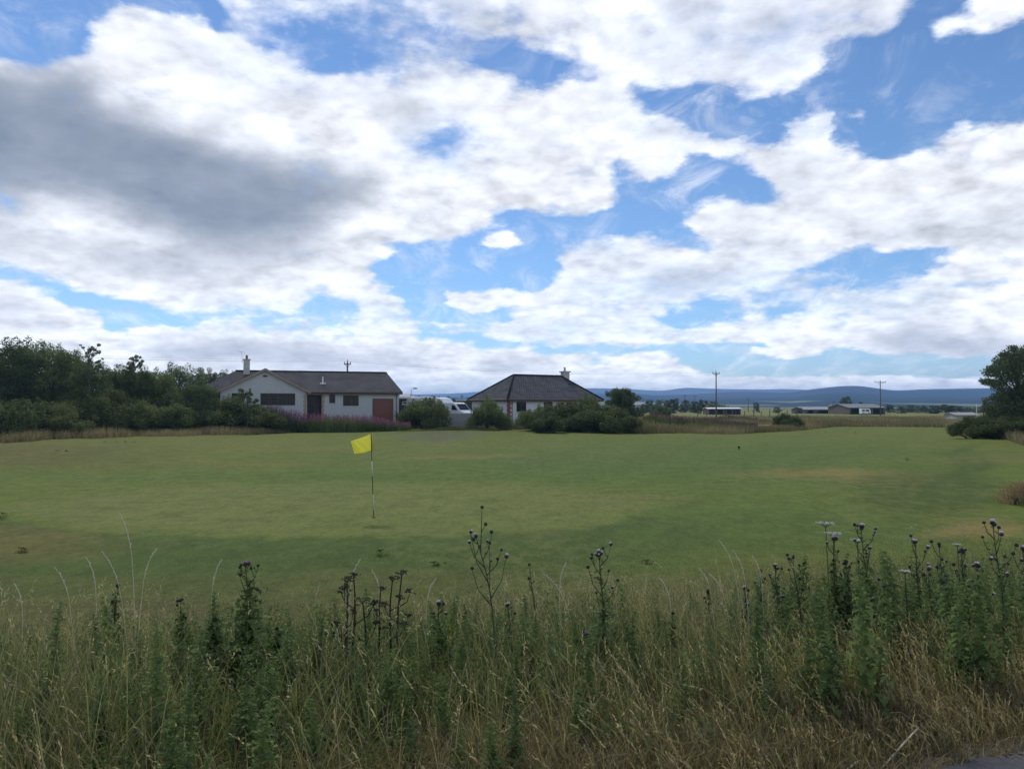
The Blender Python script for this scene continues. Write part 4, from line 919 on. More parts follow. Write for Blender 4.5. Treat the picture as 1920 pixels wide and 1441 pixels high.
# ------------------------------------------------------------------ flagstick on the green
def hit(px, py, D=19.0):
    for _ in range(60):
        z = float(gz(X_at(px, D), D)); D = D + (.5 * ((EYE - z) * F / (py - HORIZON) - D))
    return D
def flagstick():
    D = hit(702, 969); g = G(702, D); root = empty('golf_flag', g, 0, 'black and white golf flagstick with yellow flag on the green', 'flag')
    top = P(695.5, 811, D) - g; at = lambda py: top * ((969 - py) / (969 - 811))
    MB().tube([(0, 0, -.15), tuple(top)], [.009, .008], 10).build('pole', mat('black pole paint', (.015, .015, .012), .4, .1), root, smooth=True)
    wm = mat('white pole paint', (.62, .62, .55), .4, .1)
    for a, b in ((892, 864), (955, 926)): MB().tube([at(a), at(b)], .0105, 10).build('white_band', wm, root, smooth=True)
    fm = leaf_mat('yellow flag cloth', (.82, .77, .17), (.86, .81, .22), .45, .8, objvar=0)
    t = NT(fm.node_tree)
    c0 = P(696.5, 812.5, D) - g; c1 = P(697.5, 844.5, D) - g; c2 = P(663.5, 851.5, D) - g; c3 = P(657, 827, D) - g
    n, mrow = 22, 14; V = []; Q = []; tt = []
    for j in range(mrow + 1):
        v = j / mrow
        for i in range(n + 1):
            u = i / n; p = c0.lerp(c3, u).lerp(c1.lerp(c2, u), v)
            p = p + Vector((0, .12 * math.sin(u * 6.2 + v * 1.6) * u + .035 * math.sin(u * 13 + v * 6) * u ** .6, -.012 * math.sin(u * math.pi)))
            if i == n: p.x += .008 * math.sin(j * 1.9)
            V.append(tuple(p)); tt.append(.5 + .5 * math.sin(i + j))
    for j in range(mrow):
        for i in range(n): a = j * (n + 1) + i; Q.append((a, a + 1, a + n + 2, a + n + 1))
    f = mesh_np('flag', V, Q, fm, root, tt, smooth=True); md = f.modifiers.new('cloth', 'SOLIDIFY'); md.thickness = .002; md.offset = 0
    MB().tube([c0 + Vector((.012, 0, .02)), c1 + Vector((.012, 0, -.01))], .017, 10).build('sleeve', mat('flag sleeve', (.45, .36, .10), .8, .15), root, smooth=True)
    MB().lathe([(.054, .004), (.06, .006), (.062, -.01), (.054, -.02), (.054, -.1)], (0, 0, 0), 20).build('cup', M['rubber'], root)
flagstick()
def marker():
    D = hit(1385, 843, 48); g = G(1385, D); root = empty('marker_post', g, 0, 'tiny black marker standing alone on the far fairway', 'marker')
    MB().tube([(0, 0, -.1), (0, 0, .16)], .03, 8).build('post', M['rubber'], root); MB().box(-.07, .06, -.02, .02, .12, .24).build('marker_head', M['rubber'], root, bevel=.01)
marker()

# ------------------------------------------------------------------ grasses and flowers
M['dry'] = leaf_mat('dry grass', (.12, .10, .055), (.27, .21, .125), .4, .8, (.46, .38, .25), objvar=0)
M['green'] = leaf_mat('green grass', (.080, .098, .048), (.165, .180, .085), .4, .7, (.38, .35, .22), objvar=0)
M['wispy'] = leaf_mat('bent grass', (.17, .145, .08), (.34, .29, .175), .4, .8, (.46, .40, .27), objvar=0)
M['thistle'] = leaf_mat('thistle leaves', (.062, .100, .038), (.175, .240, .090), .4, .6, objvar=.2)
M['thstem'] = mat('thistle stem', (.060, .064, .040), .8, .3, 20)
M['bud'] = mat('thistle bud', (.040, .034, .036), .8, .3, 60)
M['tuft'] = mat('purple thistle tuft', (.42, .24, .40), .9, .25, 80)
M['tuft_pale'] = mat('faded thistle down', (.72, .66, .72), .95, .2, 80)
M['dead'] = mat('dead hogweed stalk', (.035, .027, .021), .85, .4, 18)
M['straw'] = mat('straw stalk', (.62, .55, .40), .8, .2, 20)
M['umbel'] = mat('white umbel flowers', (.40, .41, .36), .9, .12, 60)
M['yellowf'] = mat('yellow flowers', (.50, .40, .05), .9, .25, 60)
def blades(x, y, z, h, w_, lean, seed, K=4, tint=(0, 1), leanx=0.0, droop=.5):
    n = len(x); r = np.random.default_rng(seed); yaw = r.uniform(0, 2 * math.pi, n)
    ld = r.uniform(0, 2 * math.pi, n); lm = lean * r.uniform(.2, 1.4, n) * h
    lx = np.cos(ld) * lm + leanx * h; ly = np.sin(ld) * lm
    rows = []
    for k in range(K + 1):
        t = k / K; c = t ** 1.6
        px_, py_ = x + lx * c, y + ly * c; pz_ = z + h * (t - droop * .5 * t ** 3 * np.minimum(1, np.hypot(lx, ly) / h))
        ww = w_ * (1 - t ** 2 * .85) * .5; rows.append(np.stack([px_ - np.cos(yaw) * ww, py_ - np.sin(yaw) * ww, pz_], -1)); rows.append(np.stack([px_ + np.cos(yaw) * ww, py_ + np.sin(yaw) * ww, pz_], -1))
    V = np.stack(rows, 1); m_ = 2 * (K + 1); base = (np.arange(n) * m_)[:, None]
    Q = np.concatenate([base + np.array([[2 * k, 2 * k + 1, 2 * k + 3, 2 * k + 2]]) for k in range(K)], 0)
    tn = tint[0] + (tint[1] - tint[0]) * r.uniform(0, 1, n)
    tip = V[:, -1]; tipd = V[:, -1] - V[:, -3]; tipd /= np.linalg.norm(tipd, axis=1)[:, None] + 1e-9
    return V.reshape(-1, 3), Q, np.repeat(tn, m_), (tip, tipd, tn)
def heads(tips, length, width, seed, nsp=6, splay=.35):
    """seed heads: little spikelets overlapping along the last part of each stalk"""
    tip, d, tn = tips; n = len(tip); r = np.random.default_rng(seed); L = length * r.uniform(.6, 1.3, n); Vs = []; T = []
    for k in range(nsp):
        f = k / nsp; c = tip - d * (L * (1 - f * 1.25))[:, None]; s_ = r.normal(size=(n, 3)) * splay; dd = d + s_; dd /= np.linalg.norm(dd, axis=1)[:, None]
        sd_ = np.cross(dd, r.normal(size=(n, 3))); sd_ /= np.linalg.norm(sd_, axis=1)[:, None]
        l = (L * .32)[:, None]; wv = width * (1 - .5 * f)
        Vs.append(np.stack([c, c + dd * l * .45 + sd_ * wv, c + dd * l, c + dd * l * .45 - sd_ * wv], 1)); T.append(np.repeat(np.clip(tn + .25, 0, 1), 4))
    V = np.concatenate(Vs).reshape(-1, 3); return V, np.arange(len(V)).reshape(-1, 4), np.concatenate(T)
def join(parts):
    V = []; Q = []; T = []; n = 0
    for v, q_, t in parts: V.append(v); Q.append(q_ + n); T.append(t); n += len(v)
    return np.concatenate(V), np.concatenate(Q), np.concatenate(T)
def road_edge(x): return 3.5 + .41 * (x - 1.89)
def scatter(n, seed, q0, q1, dens=None, smax=.86, pw=1.0):
    """n points over the verge, q metres behind the road edge, thinned by dens(px, q)"""
    r = np.random.default_rng(seed); out_x = []; out_y = []; tot = 0
    while tot < n:
        s = r.uniform(-smax, smax, n * 2); D = np.sqrt(r.uniform(2.2 ** 2, 16 ** 2, n * 2)); x = s * D; q_ = (D - road_edge(x)) * .925
        ok = (q_ > q0) & (q_ < q1)
        if pw != 1: ok &= r.uniform(0, 1, n * 2) < np.clip((q_ - q0) / (q1 - q0), 0, 1) ** (pw - 1) if pw > 1 else ok
        if dens is not None: ok &= r.uniform(0, 1, n * 2) < dens(CX + F * s, q_, x, D)
        out_x.append(x[ok]); out_y.append(D[ok]); tot += ok.sum()
    x = np.concatenate(out_x)[:n]; y = np.concatenate(out_y)[:n]; return x, y, (y - road_edge(x)) * .925
def lump(x, y, f=1.0, ph=0.0):
    return .5 + .25 * (np.sin(x * 1.7 * f + ph + np.sin(y * 1.3 * f)) + np.sin(y * 2.1 * f + 1.3 * ph + np.sin(x * 2.3 * f + ph)))
def verge():
    # green undergrowth
    x, y, q_ = scatter(42000, 1, .12, 7.2, lambda px, q, x, y: np.clip(1.25 - q / 7.5, .1, 1))
    h = (.10 + .27 * ss(.1, 1.2, q_) - .08 * ss(4.0, 7, q_)) * rng.uniform(.4, 1.45, len(x)) * (.75 + .5 * lump(x, y))
    dk_ = .8 * ss(1380, 1500, CX + F * x / y) * ss(.9, 1.4, q_) + np.exp(-((CX + F * x / y - 455) / 100) ** 2) + .5 * np.exp(-((CX + F * x / y - 800) / 90) ** 2); h = h * (1 - .45 * dk_)
    a = blades(x, y, gz(x, y), h, .0055, .55, 2, 3, (0, .85)); tag(mesh_np('verge_grass', a[0], a[1], M['green'], None, a[2]), 'green undergrowth grass of the verge', 'grass', kind='stuff')
    # tall dry seeding grass near the road, leaning left in the wind
    def dn(px, q, x, y):
        right = ss(900, 1400, px); left = 1 - ss(150, 420, px); base = .10 + .90 * np.maximum(right, left * .7)
        return base * (1 - ss(.55, 1.5, q) * .95) * (.25 + .9 * lump(x, y, 1.2, 2))
    x, y, q_ = scatter(5600, 3, .10, 2.8, dn)
    h = (.13 + .24 * ss(.05, .9, q_)) * rng.uniform(.6, 1.3, len(x))
    a = blades(x, y, gz(x, y), h, .0036, .28, 4, 5, (.1, 1), leanx=-.30, droop=.6); i = rng.random(len(x)) < .55; tp = tuple(v[i] for v in a[3])
    b = heads(tp, .085, .0042, 5, 6, .22); V, Q, T = join([a[:3], b]); tag(mesh_np('dry_grass', V, Q, M['dry'], None, T), 'tan seeding grass leaning left along the road edge', 'grass', kind='stuff')
    # short matted dead grass by the road
    x, y, q_ = scatter(30000, 6, -.02, 1.1, lambda px, q, x, y: 1 - .5 * ss(.4, 1.1, q)); h = rng.uniform(.04, .17, len(x)) * (.5 + ss(0, .4, q_))
    a = blades(x, y, gz(x, y), h, .004, .9, 7, 3, (.0, .8)); tag(mesh_np('matted_grass', a[0], a[1], M['dry'], None, a[2]), 'short matted dead grass beside the asphalt', 'grass', kind='stuff')
    # wispy bent grass behind
    x, y, q_ = scatter(8500, 8, 1.4, 7.4, lambda px, q, x, y: (.5 + .5 * np.exp(-((px - 1150) / 330) ** 2) + .3 * (px < 450)) * (1 - .7 * ss(4.5, 7, q)) * (.3 + lump(x, y, .9, 5)) * (1 - .6 * np.exp(-((px - 460) / 110) ** 2) - .5 * np.exp(-((px - 800) / 80) ** 2)))
    h = (.60 - .26 * ss(3.0, 7, q_)) * rng.uniform(.30, 1.2, len(x)) * (.7 + .6 * lump(x, y, .7, 1))
    a = blades(x, y, gz(x, y), h, .0028, .42, 9, 5, (.1, .9), leanx=-.12); i = rng.random(len(x)) < .6; tp = tuple(v[i] for v in a[3]); b = heads(tp, .09, .004, 10, 5, .5)
    V, Q, T = join([a[:3], b]); tag(mesh_np('bent_grass', V, Q, M['wispy'], None, T), 'wispy pale bent grass behind the thistles', 'grass', kind='stuff')
    # broken and bent dead stems
    x, y, q_ = scatter(1500, 41, .3, 5.5, lambda px, q, x, y: .3 + lump(x, y, 1.1, 9)); h = rng.uniform(.18, .52, len(x)) * (1 - .3 * ss(3, 5.5, q_))
    a = blades(x, y, gz(x, y), h, .0048, 1.0, 42, 5, (.2, 1), droop=1.2); i = rng.random(len(x)) < .4; b = heads(tuple(v[i] for v in a[3]), .07, .006, 43, 6, .7); V, Q, T = join([a[:3], b]); tag(mesh_np('dead_stems', V, Q, M['wispy'], None, T), 'bent and broken straw stems tangled through the verge', 'grass', kind='stuff')
    # sward in front of the mown field
    x, y, q_ = scatter(60000, 12, 5.0, 12.5, lambda px, q, x, y: 1 - .85 * ss(6.5, 12.5, q)); h = (.15 - .12 * ss(5, 9, q_)) * rng.uniform(.4, 1.2, len(x))
    a = blades(x, y, gz(x, y), h, .006, .7, 13, 2, (.2, 1)); tag(mesh_np('rough_sward', a[0], a[1], M['green'], None, a[2]), 'rough cut sward between the weeds and the green', 'grass', kind='stuff')
    # fine leafy weeds: feathery green masses
    r = np.random.default_rng(21); x, y, q_ = scatter(950, 22, .45, 5.2, lambda px, q, x, y: (.6 + .6 * np.clip(lump(x, y, .8, 4) * 1.5 - .3, 0, 1)) * np.clip(.45 + .55 * ss(1300, 1550, px) + .5 * np.exp(-((px - 450) / 150) ** 2) + .5 * np.exp(-((px - 800) / 120) ** 2), 0, 1.0) * (1 - .6 * ss(3.4, 5.2, q)))
    cl = []; px = CX + F * x / y
    for i in range(len(x)):
        hh = (.22 + .24 * r.random()) * (.55 + .8 * float(lump(x[i], y[i], 1.3, 7))) * (1 + .35 * float(ss(1380, 1560, px[i])) + .25 * math.exp(-((px[i] - 460) / 90) ** 2)) * (1 - .25 * float(ss(3.5, 5.2, q_[i]))) * (.55 + .45 * float(ss(.6, 1.5, q_[i]))); z0 = float(gz(x[i], y[i]))
        for k in range(4): f = (k + .6) / 4; cl.append((x[i] + r.normal(0, .05), y[i] + r.normal(0, .05), z0 + hh * f, .15 - .06 * f, .15 - .06 * f, .09))
    V, Q, T = leaf_cloud(cl, 200000, .028, 3.2, .25, 23, shell=.05); tag(mesh_np('weed_foliage', V, Q, M['thistle'], None, T), 'tangled feathery green weed foliage between the thistles', 'weeds', kind='stuff')
verge()

def thistle_geo(seed, h, nleaf=46, leaf=.15, bare=.72, nbr=5, brs=.10, lean=(0, 0), headn=3, spread=1.0):
    r = random.Random(seed); tb = MB(); ph = r.uniform(0, 6)
    sp = lambda t: Vector((lean[0] * h * t ** 1.3 + .012 * math.sin(t * 7 + ph), lean[1] * h * t ** 1.3 + .012 * math.cos(t * 6 + ph), h * t))
    tb.tube([sp(k / 9) for k in range(10)], [.0062 * (1 - .55 * k / 9) for k in range(10)], 5)
    V = []; Q = []; T = []; hp = []
    def leaf_at(o, a, L, up, tn):
        n = len(V); d = Vector((math.cos(a), math.sin(a), 0)); side = Vector((-math.sin(a), math.cos(a), 0)); K = 7
        wd = [.12, .70, .16, .62, .13, .44, .08, 0]; droop = r.uniform(.7, 1.2)
        for k in range(K + 1):
            t = k / K; p = o + d * (L * t * .9) + Vector((0, 0, L * (up * t - droop * t * t))); w2 = L * .38 * wd[k]; cr = Vector((0, 0, L * .06 * (1 if k % 2 else -1)))
            V.append(p - side * w2 + cr + d * (.07 * L if k % 2 else 0)); V.append(p + side * w2 + cr + d * (.07 * L if k % 2 else 0)); T.extend((tn, tn))
        for k in range(K): Q.append((n + 2 * k, n + 2 * k + 1, n + 2 * k + 3, n + 2 * k + 2))
    for i in range(nleaf):
        f = (i + .5) / nleaf; t = .06 + (.94) * f ** .9
        if t > bare and i % 3: continue
        a = i * 2.4 + r.uniform(-.3, .3); L = leaf * spread * (1.05 - .75 * t) * r.uniform(.75, 1.25); leaf_at(sp(t), a, L, r.uniform(.5, 1.0), r.random())
    hp.append((sp(1.0), r.uniform(.8, 1.1)))
    for k in range(headn - 1): o = Vector((r.uniform(-.022, .022), r.uniform(-.02, .02), r.uniform(-.02, .012))); hp.append((sp(1.0) + o, r.uniform(.7, 1.05))); tb.tube([sp(.95), sp(1.0) + o], .002, 4)
    for k in range(nbr):
        t = .55 + .38 * (k + .5) / nbr; a = k * 2.5 + ph; o = sp(t); L = brs * h * r.uniform(.7, 1.4) * (1.5 - .8 * t)
        e = o + Vector((math.cos(a) * L, math.sin(a) * L * .8, L * r.uniform(1.3, 2.0))); mid = o.lerp(e, .5) + Vector((math.cos(a) * L * .18, 0, -L * .12))
        tb.tube([o, mid, e], [.0035, .0028, .0022], 4)
        for j in range(3): leaf_at(o.lerp(e, (j + 1) / 4), a + r.uniform(-1.5, 1.5), .035 * r.uniform(.7, 1.2), .6, r.random())
        hp.append((e, r.uniform(.6, .95)))
        if r.random() < .5: o2 = mid + Vector((r.uniform(-.03, .03), 0, r.uniform(.03, .06))); tb.tube([mid, o2], .002, 4); hp.append((o2, r.uniform(.5, .8)))
    return tb, np.array([tuple(v) for v in V]), np.array(Q), np.array(T), hp
def head_geo(s, tuft):
    """thistle head: scaly bulb, with a flared brush of florets on top"""
    n = 9; mb = MB(); prof = [(0, -.4), (.5, -.3), (.95, .1), (1, .5), (.78, 1.05), (.55, 1.3)]
    vs = [(r_ * (1 + .12 * ((k + i) % 2)) * math.cos(2 * math.pi * k / n), r_ * (1 + .12 * ((k + i) % 2)) * math.sin(2 * math.pi * k / n), z) for i, (r_, z) in enumerate(prof) for k in range(n)]
    mb.add([(a * s, b * s, c * s) for a, b, c in vs], [(i * n + k, i * n + (k + 1) % n, (i + 1) * n + (k + 1) % n, (i + 1) * n + k) for i in range(5) for k in range(n)])
    tf = MB()
    if tuft:
        r = random.Random(3)
        for k in range(26):
            a = r.uniform(0, 6.28); q_ = r.uniform(.1, 1) ** .5; b = Vector((math.cos(a) * q_ * .45, math.sin(a) * q_ * .45, 1.2)) * s; e = Vector((math.cos(a) * q_ * 1.05, math.sin(a) * q_ * 1.05, 2.3 - .5 * q_)) * s; sd_ = Vector((-math.sin(a), math.cos(a), 0)) * .16 * s
            tf.add([b - sd_ * .6, b + sd_ * .6, e + sd_, e - sd_], [(0, 1, 2, 3)])
    return mb, tf
head_me = {}
def put_head(parent, p, s, kind):
    key = (kind,)
    if key not in head_me:
        mb, tf = head_geo(.0125, kind != 'bud'); o = mb.build('flower_head', M['bud'], parent, smooth=True); c = None
        if kind != 'bud': c = tf.build('florets', M['tuft'] if kind == 'purple' else M['tuft_pale'], o)
        head_me[key] = (o.data, c.data if c else None)
    else:
        o = bpy.data.objects.new('flower_head', head_me[key][0]); col.objects.link(o); o.parent = parent
        if head_me[key][1]: c = bpy.data.objects.new('florets', head_me[key][1]); col.objects.link(c); c.parent = o
    o.location = p; o.scale = (s, s, s); o.rotation_euler = (random.uniform(-.4, .4), random.uniform(-.4, .4), random.uniform(0, 6))
def thistle(px, top, D, pxb, label, seed, kinds='pale', nleaf=46, leaf=.15, bare=.72, nbr=5, brs=.10, headn=3, spread=1.0):
    leaf *= .92; nleaf = int(nleaf * 1.5)
    g = G(pxb, D, -.02); t = P(px, top, D) - g; h = t.z
    tb, V, Q, T, hp = thistle_geo(seed, h, nleaf, leaf, bare, nbr, brs, (t.x / h, random.uniform(-.05, .05)), headn, spread)
    root = empty('thistle', g, 0, label, 'thistle', 'thistles of the verge'); tb.build('stem', M['thstem'], root, smooth=True); mesh_np('leaves', V, Q, M['thistle'], root, T)
    for k, (p, s_) in enumerate(hp): put_head(root, p, s_ * 1.1, kinds if (k < headn) else ('bud' if k % 3 else kinds))
TH = [  # top px, top py, depth, base px, seed, kind, leaves, leaf, bare, branches, branch size, heads, spread, label
 (222, 1100, 5.6, 212, 'purple', 60, .13, .95, 1, .05, 1, 1.2, 'leafy thistle with a single pink head, farthest left in the verge'),
 (340, 1128, 5.2, 338, 'bud', 55, .16, .9, 3, .06, 2, 1.1, 'thistle with dark spiky buds between the single pink head and the big leafy one'),
 (460, 1060, 4.9, 466, 'purple', 70, .19, .80, 6, .09, 3, 1.25, 'big leafy thistle with three pink white heads in a cluster, above the darkest foliage'),
 (395, 1165, 4.7, 400, 'bud', 60, .18, 1, 2, .05, 1, 1.3, 'short bushy thistle left of the big leafy one, without flowers'),
 (520, 1180, 5.0, 515, 'bud', 60, .17, 1, 2, .05, 1, 1.2, 'short bushy thistle right of the big leafy one'),
 (607, 1188, 5.0, 632, 'pale', 26, .09, .7, 1, .12, 1, .8, 'slender stem with one lilac head left of the dead stalks'),
 (826, 1133, 5.0, 822, 'pale', 60, .15, .82, 4, .08, 2, 1.1, 'leafy thistle with two small pale heads right of the dead stalks'),
 (895, 1004, 4.7, 944, 'pale', 34, .085, .55, 8, .15, 2, .7, 'tallest bare stemmed thistle, candelabra of thin branches above the centre'),
 (955, 1135, 5.4, 948, 'pale', 40, .12, .85, 3, .07, 1, 1, 'leafy thistle just right of the tall bare stemmed one'),
 (996, 1059, 5.8, 1004, 'bud', 34, .07, .8, 1, .06, 1, .7, 'thin straight stem with one dark bud right of the tall bare stemmed thistle'),
 (1126, 1036, 4.9, 1128, 'pale', 60, .15, .72, 7, .09, 4, 1.1, 'thistle crowned by four pale heads right of the centre'),
 (1093, 1190, 4.9, 1100, 'purple', 40, .12, .85, 3, .07, 2, 1, 'low thistle with small magenta heads below the four headed one'),
 (1258, 1150, 5.2, 1266, 'bud', 44, .15, .95, 1, .05, 1, 1, 'leafy flowerless thistle half way between the four headed one and the right thicket'),
 (1326, 1112, 5.8, 1345, 'bud', 26, .08, .6, 2, .05, 3, .7, 'dark bent over thistle stem at the left end of the right thicket'),
 (1394, 1102, 5.6, 1398, 'pale', 50, .13, .85, 3, .06, 2, 1, 'pale headed thistle second from the left in the right thicket'),
 (1425, 1072, 5.9, 1430, 'bud', 48, .13, .85, 3, .06, 2, 1, 'thin thistle with dark buds left of the pale pair in the right thicket'),
 (1456, 1062, 5.5, 1460, 'pale', 60, .14, .85, 4, .07, 3, 1.1, 'thistle with a pair of fluffy grey heads in the left part of the right thicket'),
 (1491, 1047, 5.6, 1500, 'bud', 52, .13, .8, 5, .07, 2, 1, 'dark budded thistle left of the white umbels'),
 (1560, 1010, 5.3, 1566, 'pale', 64, .15, .85, 5, .06, 4, 1.1, 'thistle with fluffy heads directly below the white umbels'),
 (1590, 1055, 5.2, 1588, 'bud', 60, .16, .88, 4, .07, 2, 1.2, 'dark leafy thistle right of the white umbels'),
 (1621, 990, 5.1, 1640, 'pale', 64, .15, .8, 7, .08, 3, 1.1, 'tall thistle with dark top buds and a grey side head, right of the umbels'),
 (1655, 1100, 5.4, 1660, 'bud', 50, .15, .9, 2, .06, 1, 1.1, 'short leafy thistle between the tall one and the wide headed one'),
 (1717, 1018, 5.5, 1728, 'pale', 52, .13, .82, 4, .08, 3, 1, 'thistle with one wide pale head in the middle of the right thicket'),
 (1741, 1068, 5.2, 1748, 'pale', 44, .13, .85, 2, .06, 1, 1, 'thistle with one round grey head right of the wide headed one'),
 (1762, 1022, 5.6, 1776, 'bud', 58, .14, .82, 4, .07, 2, 1, 'dark budded thistle left of the pair of thin ones near the right edge'),
 (1772, 1078, 4.9, 1776, 'bud', 64, .16, .9, 3, .06, 2, 1.2, 'dark leafy thistle standing forward in the right thicket'),
 (1797, 1030, 5.4, 1812, 'bud', 52, .13, .82, 4, .07, 3, 1, 'thin thistle with dark buds left of the grey pair near the right edge'),
 (1838, 1063, 5.0, 1848, 'pale', 56, .14, .82, 3, .06, 3, 1.1, 'thistle with two plump pale grey heads side by side near the right edge'),
 (1869, 982, 4.8, 1880, 'pale', 60, .13, .70, 8, .09, 3, 1, 'tall dark stemmed thistle with spread branches close to the right edge'),
 (1916, 1028, 5.0, 1925, 'pale', 56, .14, .85, 4, .08, 2, 1, 'thistle cut by the right frame edge'),
 (-30, 1110, 5.2, -40, 'purple', 50, .14, .9, 3, .06, 2, 1, 'thistle just beyond the left frame edge'),
]
for i, (px, top, D, pxb, kd, nl, lf, ba, nb, bs_, hn, sp_, lab) in enumerate(TH): thistle(px, top, D, pxb, lab, 500 + i, kd, nl, lf, ba, nb, bs_, hn, sp_)
def thicket():
    """young flowerless thistle shoots, packed too close to count"""
    hs_ = (.30, .38, .46, .55, .42, .68, .34, .50); var = [thistle_geo(700 + k, hs_[k], int(130 * hs_[k]), .115, 2, 0, .05, ((k % 3 - 1) * .12, .05), 1, 1.1) for k in range(8)]; r = np.random.default_rng(31)
    x, y, q_ = scatter(640, 33, .5, 5.0, lambda px, q, x, y: np.clip(.40 + .9 * ss(1330, 1480, px) + .9 * np.exp(-((px - 440) / 110) ** 2) + .45 * np.exp(-((px - 820) / 100) ** 2) + .35 * np.exp(-((px - 1130) / 60) ** 2), 0, 1) * (1 - .5 * ss(3, 4.6, q)))
    parts = []
    for i in range(len(x)):
        _, V, Q, T, _h = var[i % 8]; a = r.uniform(0, 6.28); px = CX + F * x[i] / y[i]; s_ = r.uniform(.6, 1.1) * (.9 + .25 * float(ss(1400, 1560, px))) ; c, s2 = math.cos(a), math.sin(a)
        W = V @ np.array([[c, s2, 0], [-s2, c, 0], [0, 0, 1]]) * s_ + np.array([x[i], y[i], float(gz(x[i], y[i]))]); parts.append((W, Q, np.clip(T * .7 + r.uniform(-.1, .4), 0, 1)))
    V, Q, T = join(parts); tag(mesh_np('thistle_thicket', V, Q, M['thistle'], None, T), 'dense low thicket of flowerless thistle shoots', 'weeds', kind='stuff')
thicket()
def hogweed(pxb, pyb, px, top, D, seed, label, mids=()):
    g = G(pxb, D, -.02); t = P(px, top, D) - g; r = random.Random(seed); root = empty('dead_hogweed', g, 0, label, 'dead stalk', 'dead hogweed stalks'); tb = MB(); pts = []
    for k in range(9): f = k / 8; pts.append(Vector((t.x * f + .010 * math.sin(f * 6 + seed), .02 * math.sin(f * 4 + seed), t.z * f)))
    tb.tube(pts, [.0105 * (1 - .6 * k / 8) for k in range(9)], 6)
    for k in (3, 5): tb.lathe([(.007, -.01), (.012, 0), (.007, .01)], tuple(pts[k]), 7)
    tb.build('stem', M['dead'], root, smooth=True)
    def umbel(c, s_, parent):
        mb = MB(); tilt = Vector((r.uniform(-.5, .5), r.uniform(-.5, .5), 0))
        for k in range(9):
            a = k * 2.4 + r.uniform(-.5, .5); q_ = math.sqrt((k + .5) / 9) * r.uniform(.6, 1.15); e = c + (Vector((math.cos(a) * q_, math.sin(a) * q_, .75 - r.uniform(.2, 1.1) * q_ * q_)) + tilt * .5) * s_; mb.tube([c, c.lerp(e, .6) + Vector((0, 0, .15 * s_)), e], .0014, 3)
            for j in range(r.randint(2, 5)): b = r.uniform(0, 6.28); e2 = e + Vector((math.cos(b), math.sin(b), r.uniform(-.6, .6))) * s_ * .20; mb.tube([e, e2], .0011, 3); mb.lathe([(0, -.004), (r.uniform(.003, .007), 0), (0, .005)], tuple(e2), 5)
        mb.build('umbel', M['dead'], parent)
    umbel(pts[-1], r.uniform(.04, .055), root)
    for k in range(r.choice((2, 3))):
        o = pts[4 + k]; a = k * 2.9 + seed; L = r.uniform(.07, .13); e = o + Vector((math.cos(a) * L, math.sin(a) * L * .5, L * 1.0)); b = MB().tube([o, o.lerp(e, .5) + Vector((math.cos(a) * .02, 0, -.01)), e], [.004, .0035, .003], 5).build('branch', M['dead'], root); umbel(e, r.uniform(.028, .042), b)
for i, (pb, p, tp, D, lab) in enumerate([(662, 648, 1092, 4.7, 'thickest dead hogweed stalk, left of its group, forked below the top'), (668, 662, 1085, 4.8, 'thin dead stalk leaning against the thickest one'), (686, 682, 1133, 4.7, 'dead hogweed stalk with a round drooping head in the left group'),
        (702, 716, 1108, 5.0, 'slim dead stalk between the two groups of dead hogweed'), (728, 737, 1090, 4.8, 'dead hogweed stalk left of the right group'), (745, 752, 1078, 4.75, 'tallest dead hogweed stalk at the right of the group'), (650, 641, 1205, 4.6, 'short broken dead stalk at the foot of the left group')]):
    hogweed(pb, 0, p, tp, D, 40 + i, lab)
def umbellifer(px, top, D, pxb, seed, label, s0=.05):
    g = G(pxb, D, -.02); t = P(px, top, D) - g; r = random.Random(seed); root = empty('hogweed', g, 0, label, 'wildflower', 'white flowering umbels'); tb = MB()
    tb.tube([(0, 0, 0), (t.x * .5 + .01, 0, t.z * .5), (t.x, 0, t.z - s0 * .5)], [.005, .004, .003], 5)
    c = Vector((t.x, 0, t.z - s0 * .5)); fl = MB()
    for k in range(11):
        a = k * 2.4; q_ = math.sqrt((k + .5) / 11); e = c + Vector((math.cos(a) * q_ * s0, math.sin(a) * q_ * s0, s0 * .5)); tb.tube([c, e], .0012, 3)
        for j in range(7): b = j * 2.4; e2 = e + Vector((math.cos(b), math.sin(b), 0)) * s0 * .07 * math.sqrt(j + 1); fl.lathe([(0, .003), (.0045, .001), (.004, -.002), (0, -.003)], tuple(e2 + Vector((0, 0, r.uniform(-.002, .004)))), 5)
    tb.build('stem', M['thstem'], root); fl.build('umbel', M['umbel'], root)
    V, Q, T = leaf_cloud([(t.x * f, 0, t.z * f, .06, .06, .05) for f in (.15, .3, .45, .6)], 260, .03, 2.5, .3, seed, shell=.1); mesh_np('leaves', V, Q, M['thistle'], root, T)
for i, a in enumerate([(1548, 980, 5.6, 1552, 'highest white umbel above the right thicket', .065), (1563, 999, 5.3, 1570, 'white umbel touching the fluffy thistle heads', .055), (1608, 1012, 5.5, 1606, 'small white umbel between the tall thistle and the highest umbel', .045),
        (1697, 1070, 5.2, 1694, 'low white umbel left of the round grey thistle head', .035), (1795, 1020, 6.4, 1795, 'tiny far white umbel near the right edge', .03)]): umbellifer(a[0], a[1], a[2], a[3], 60 + i, a[4], a[5])
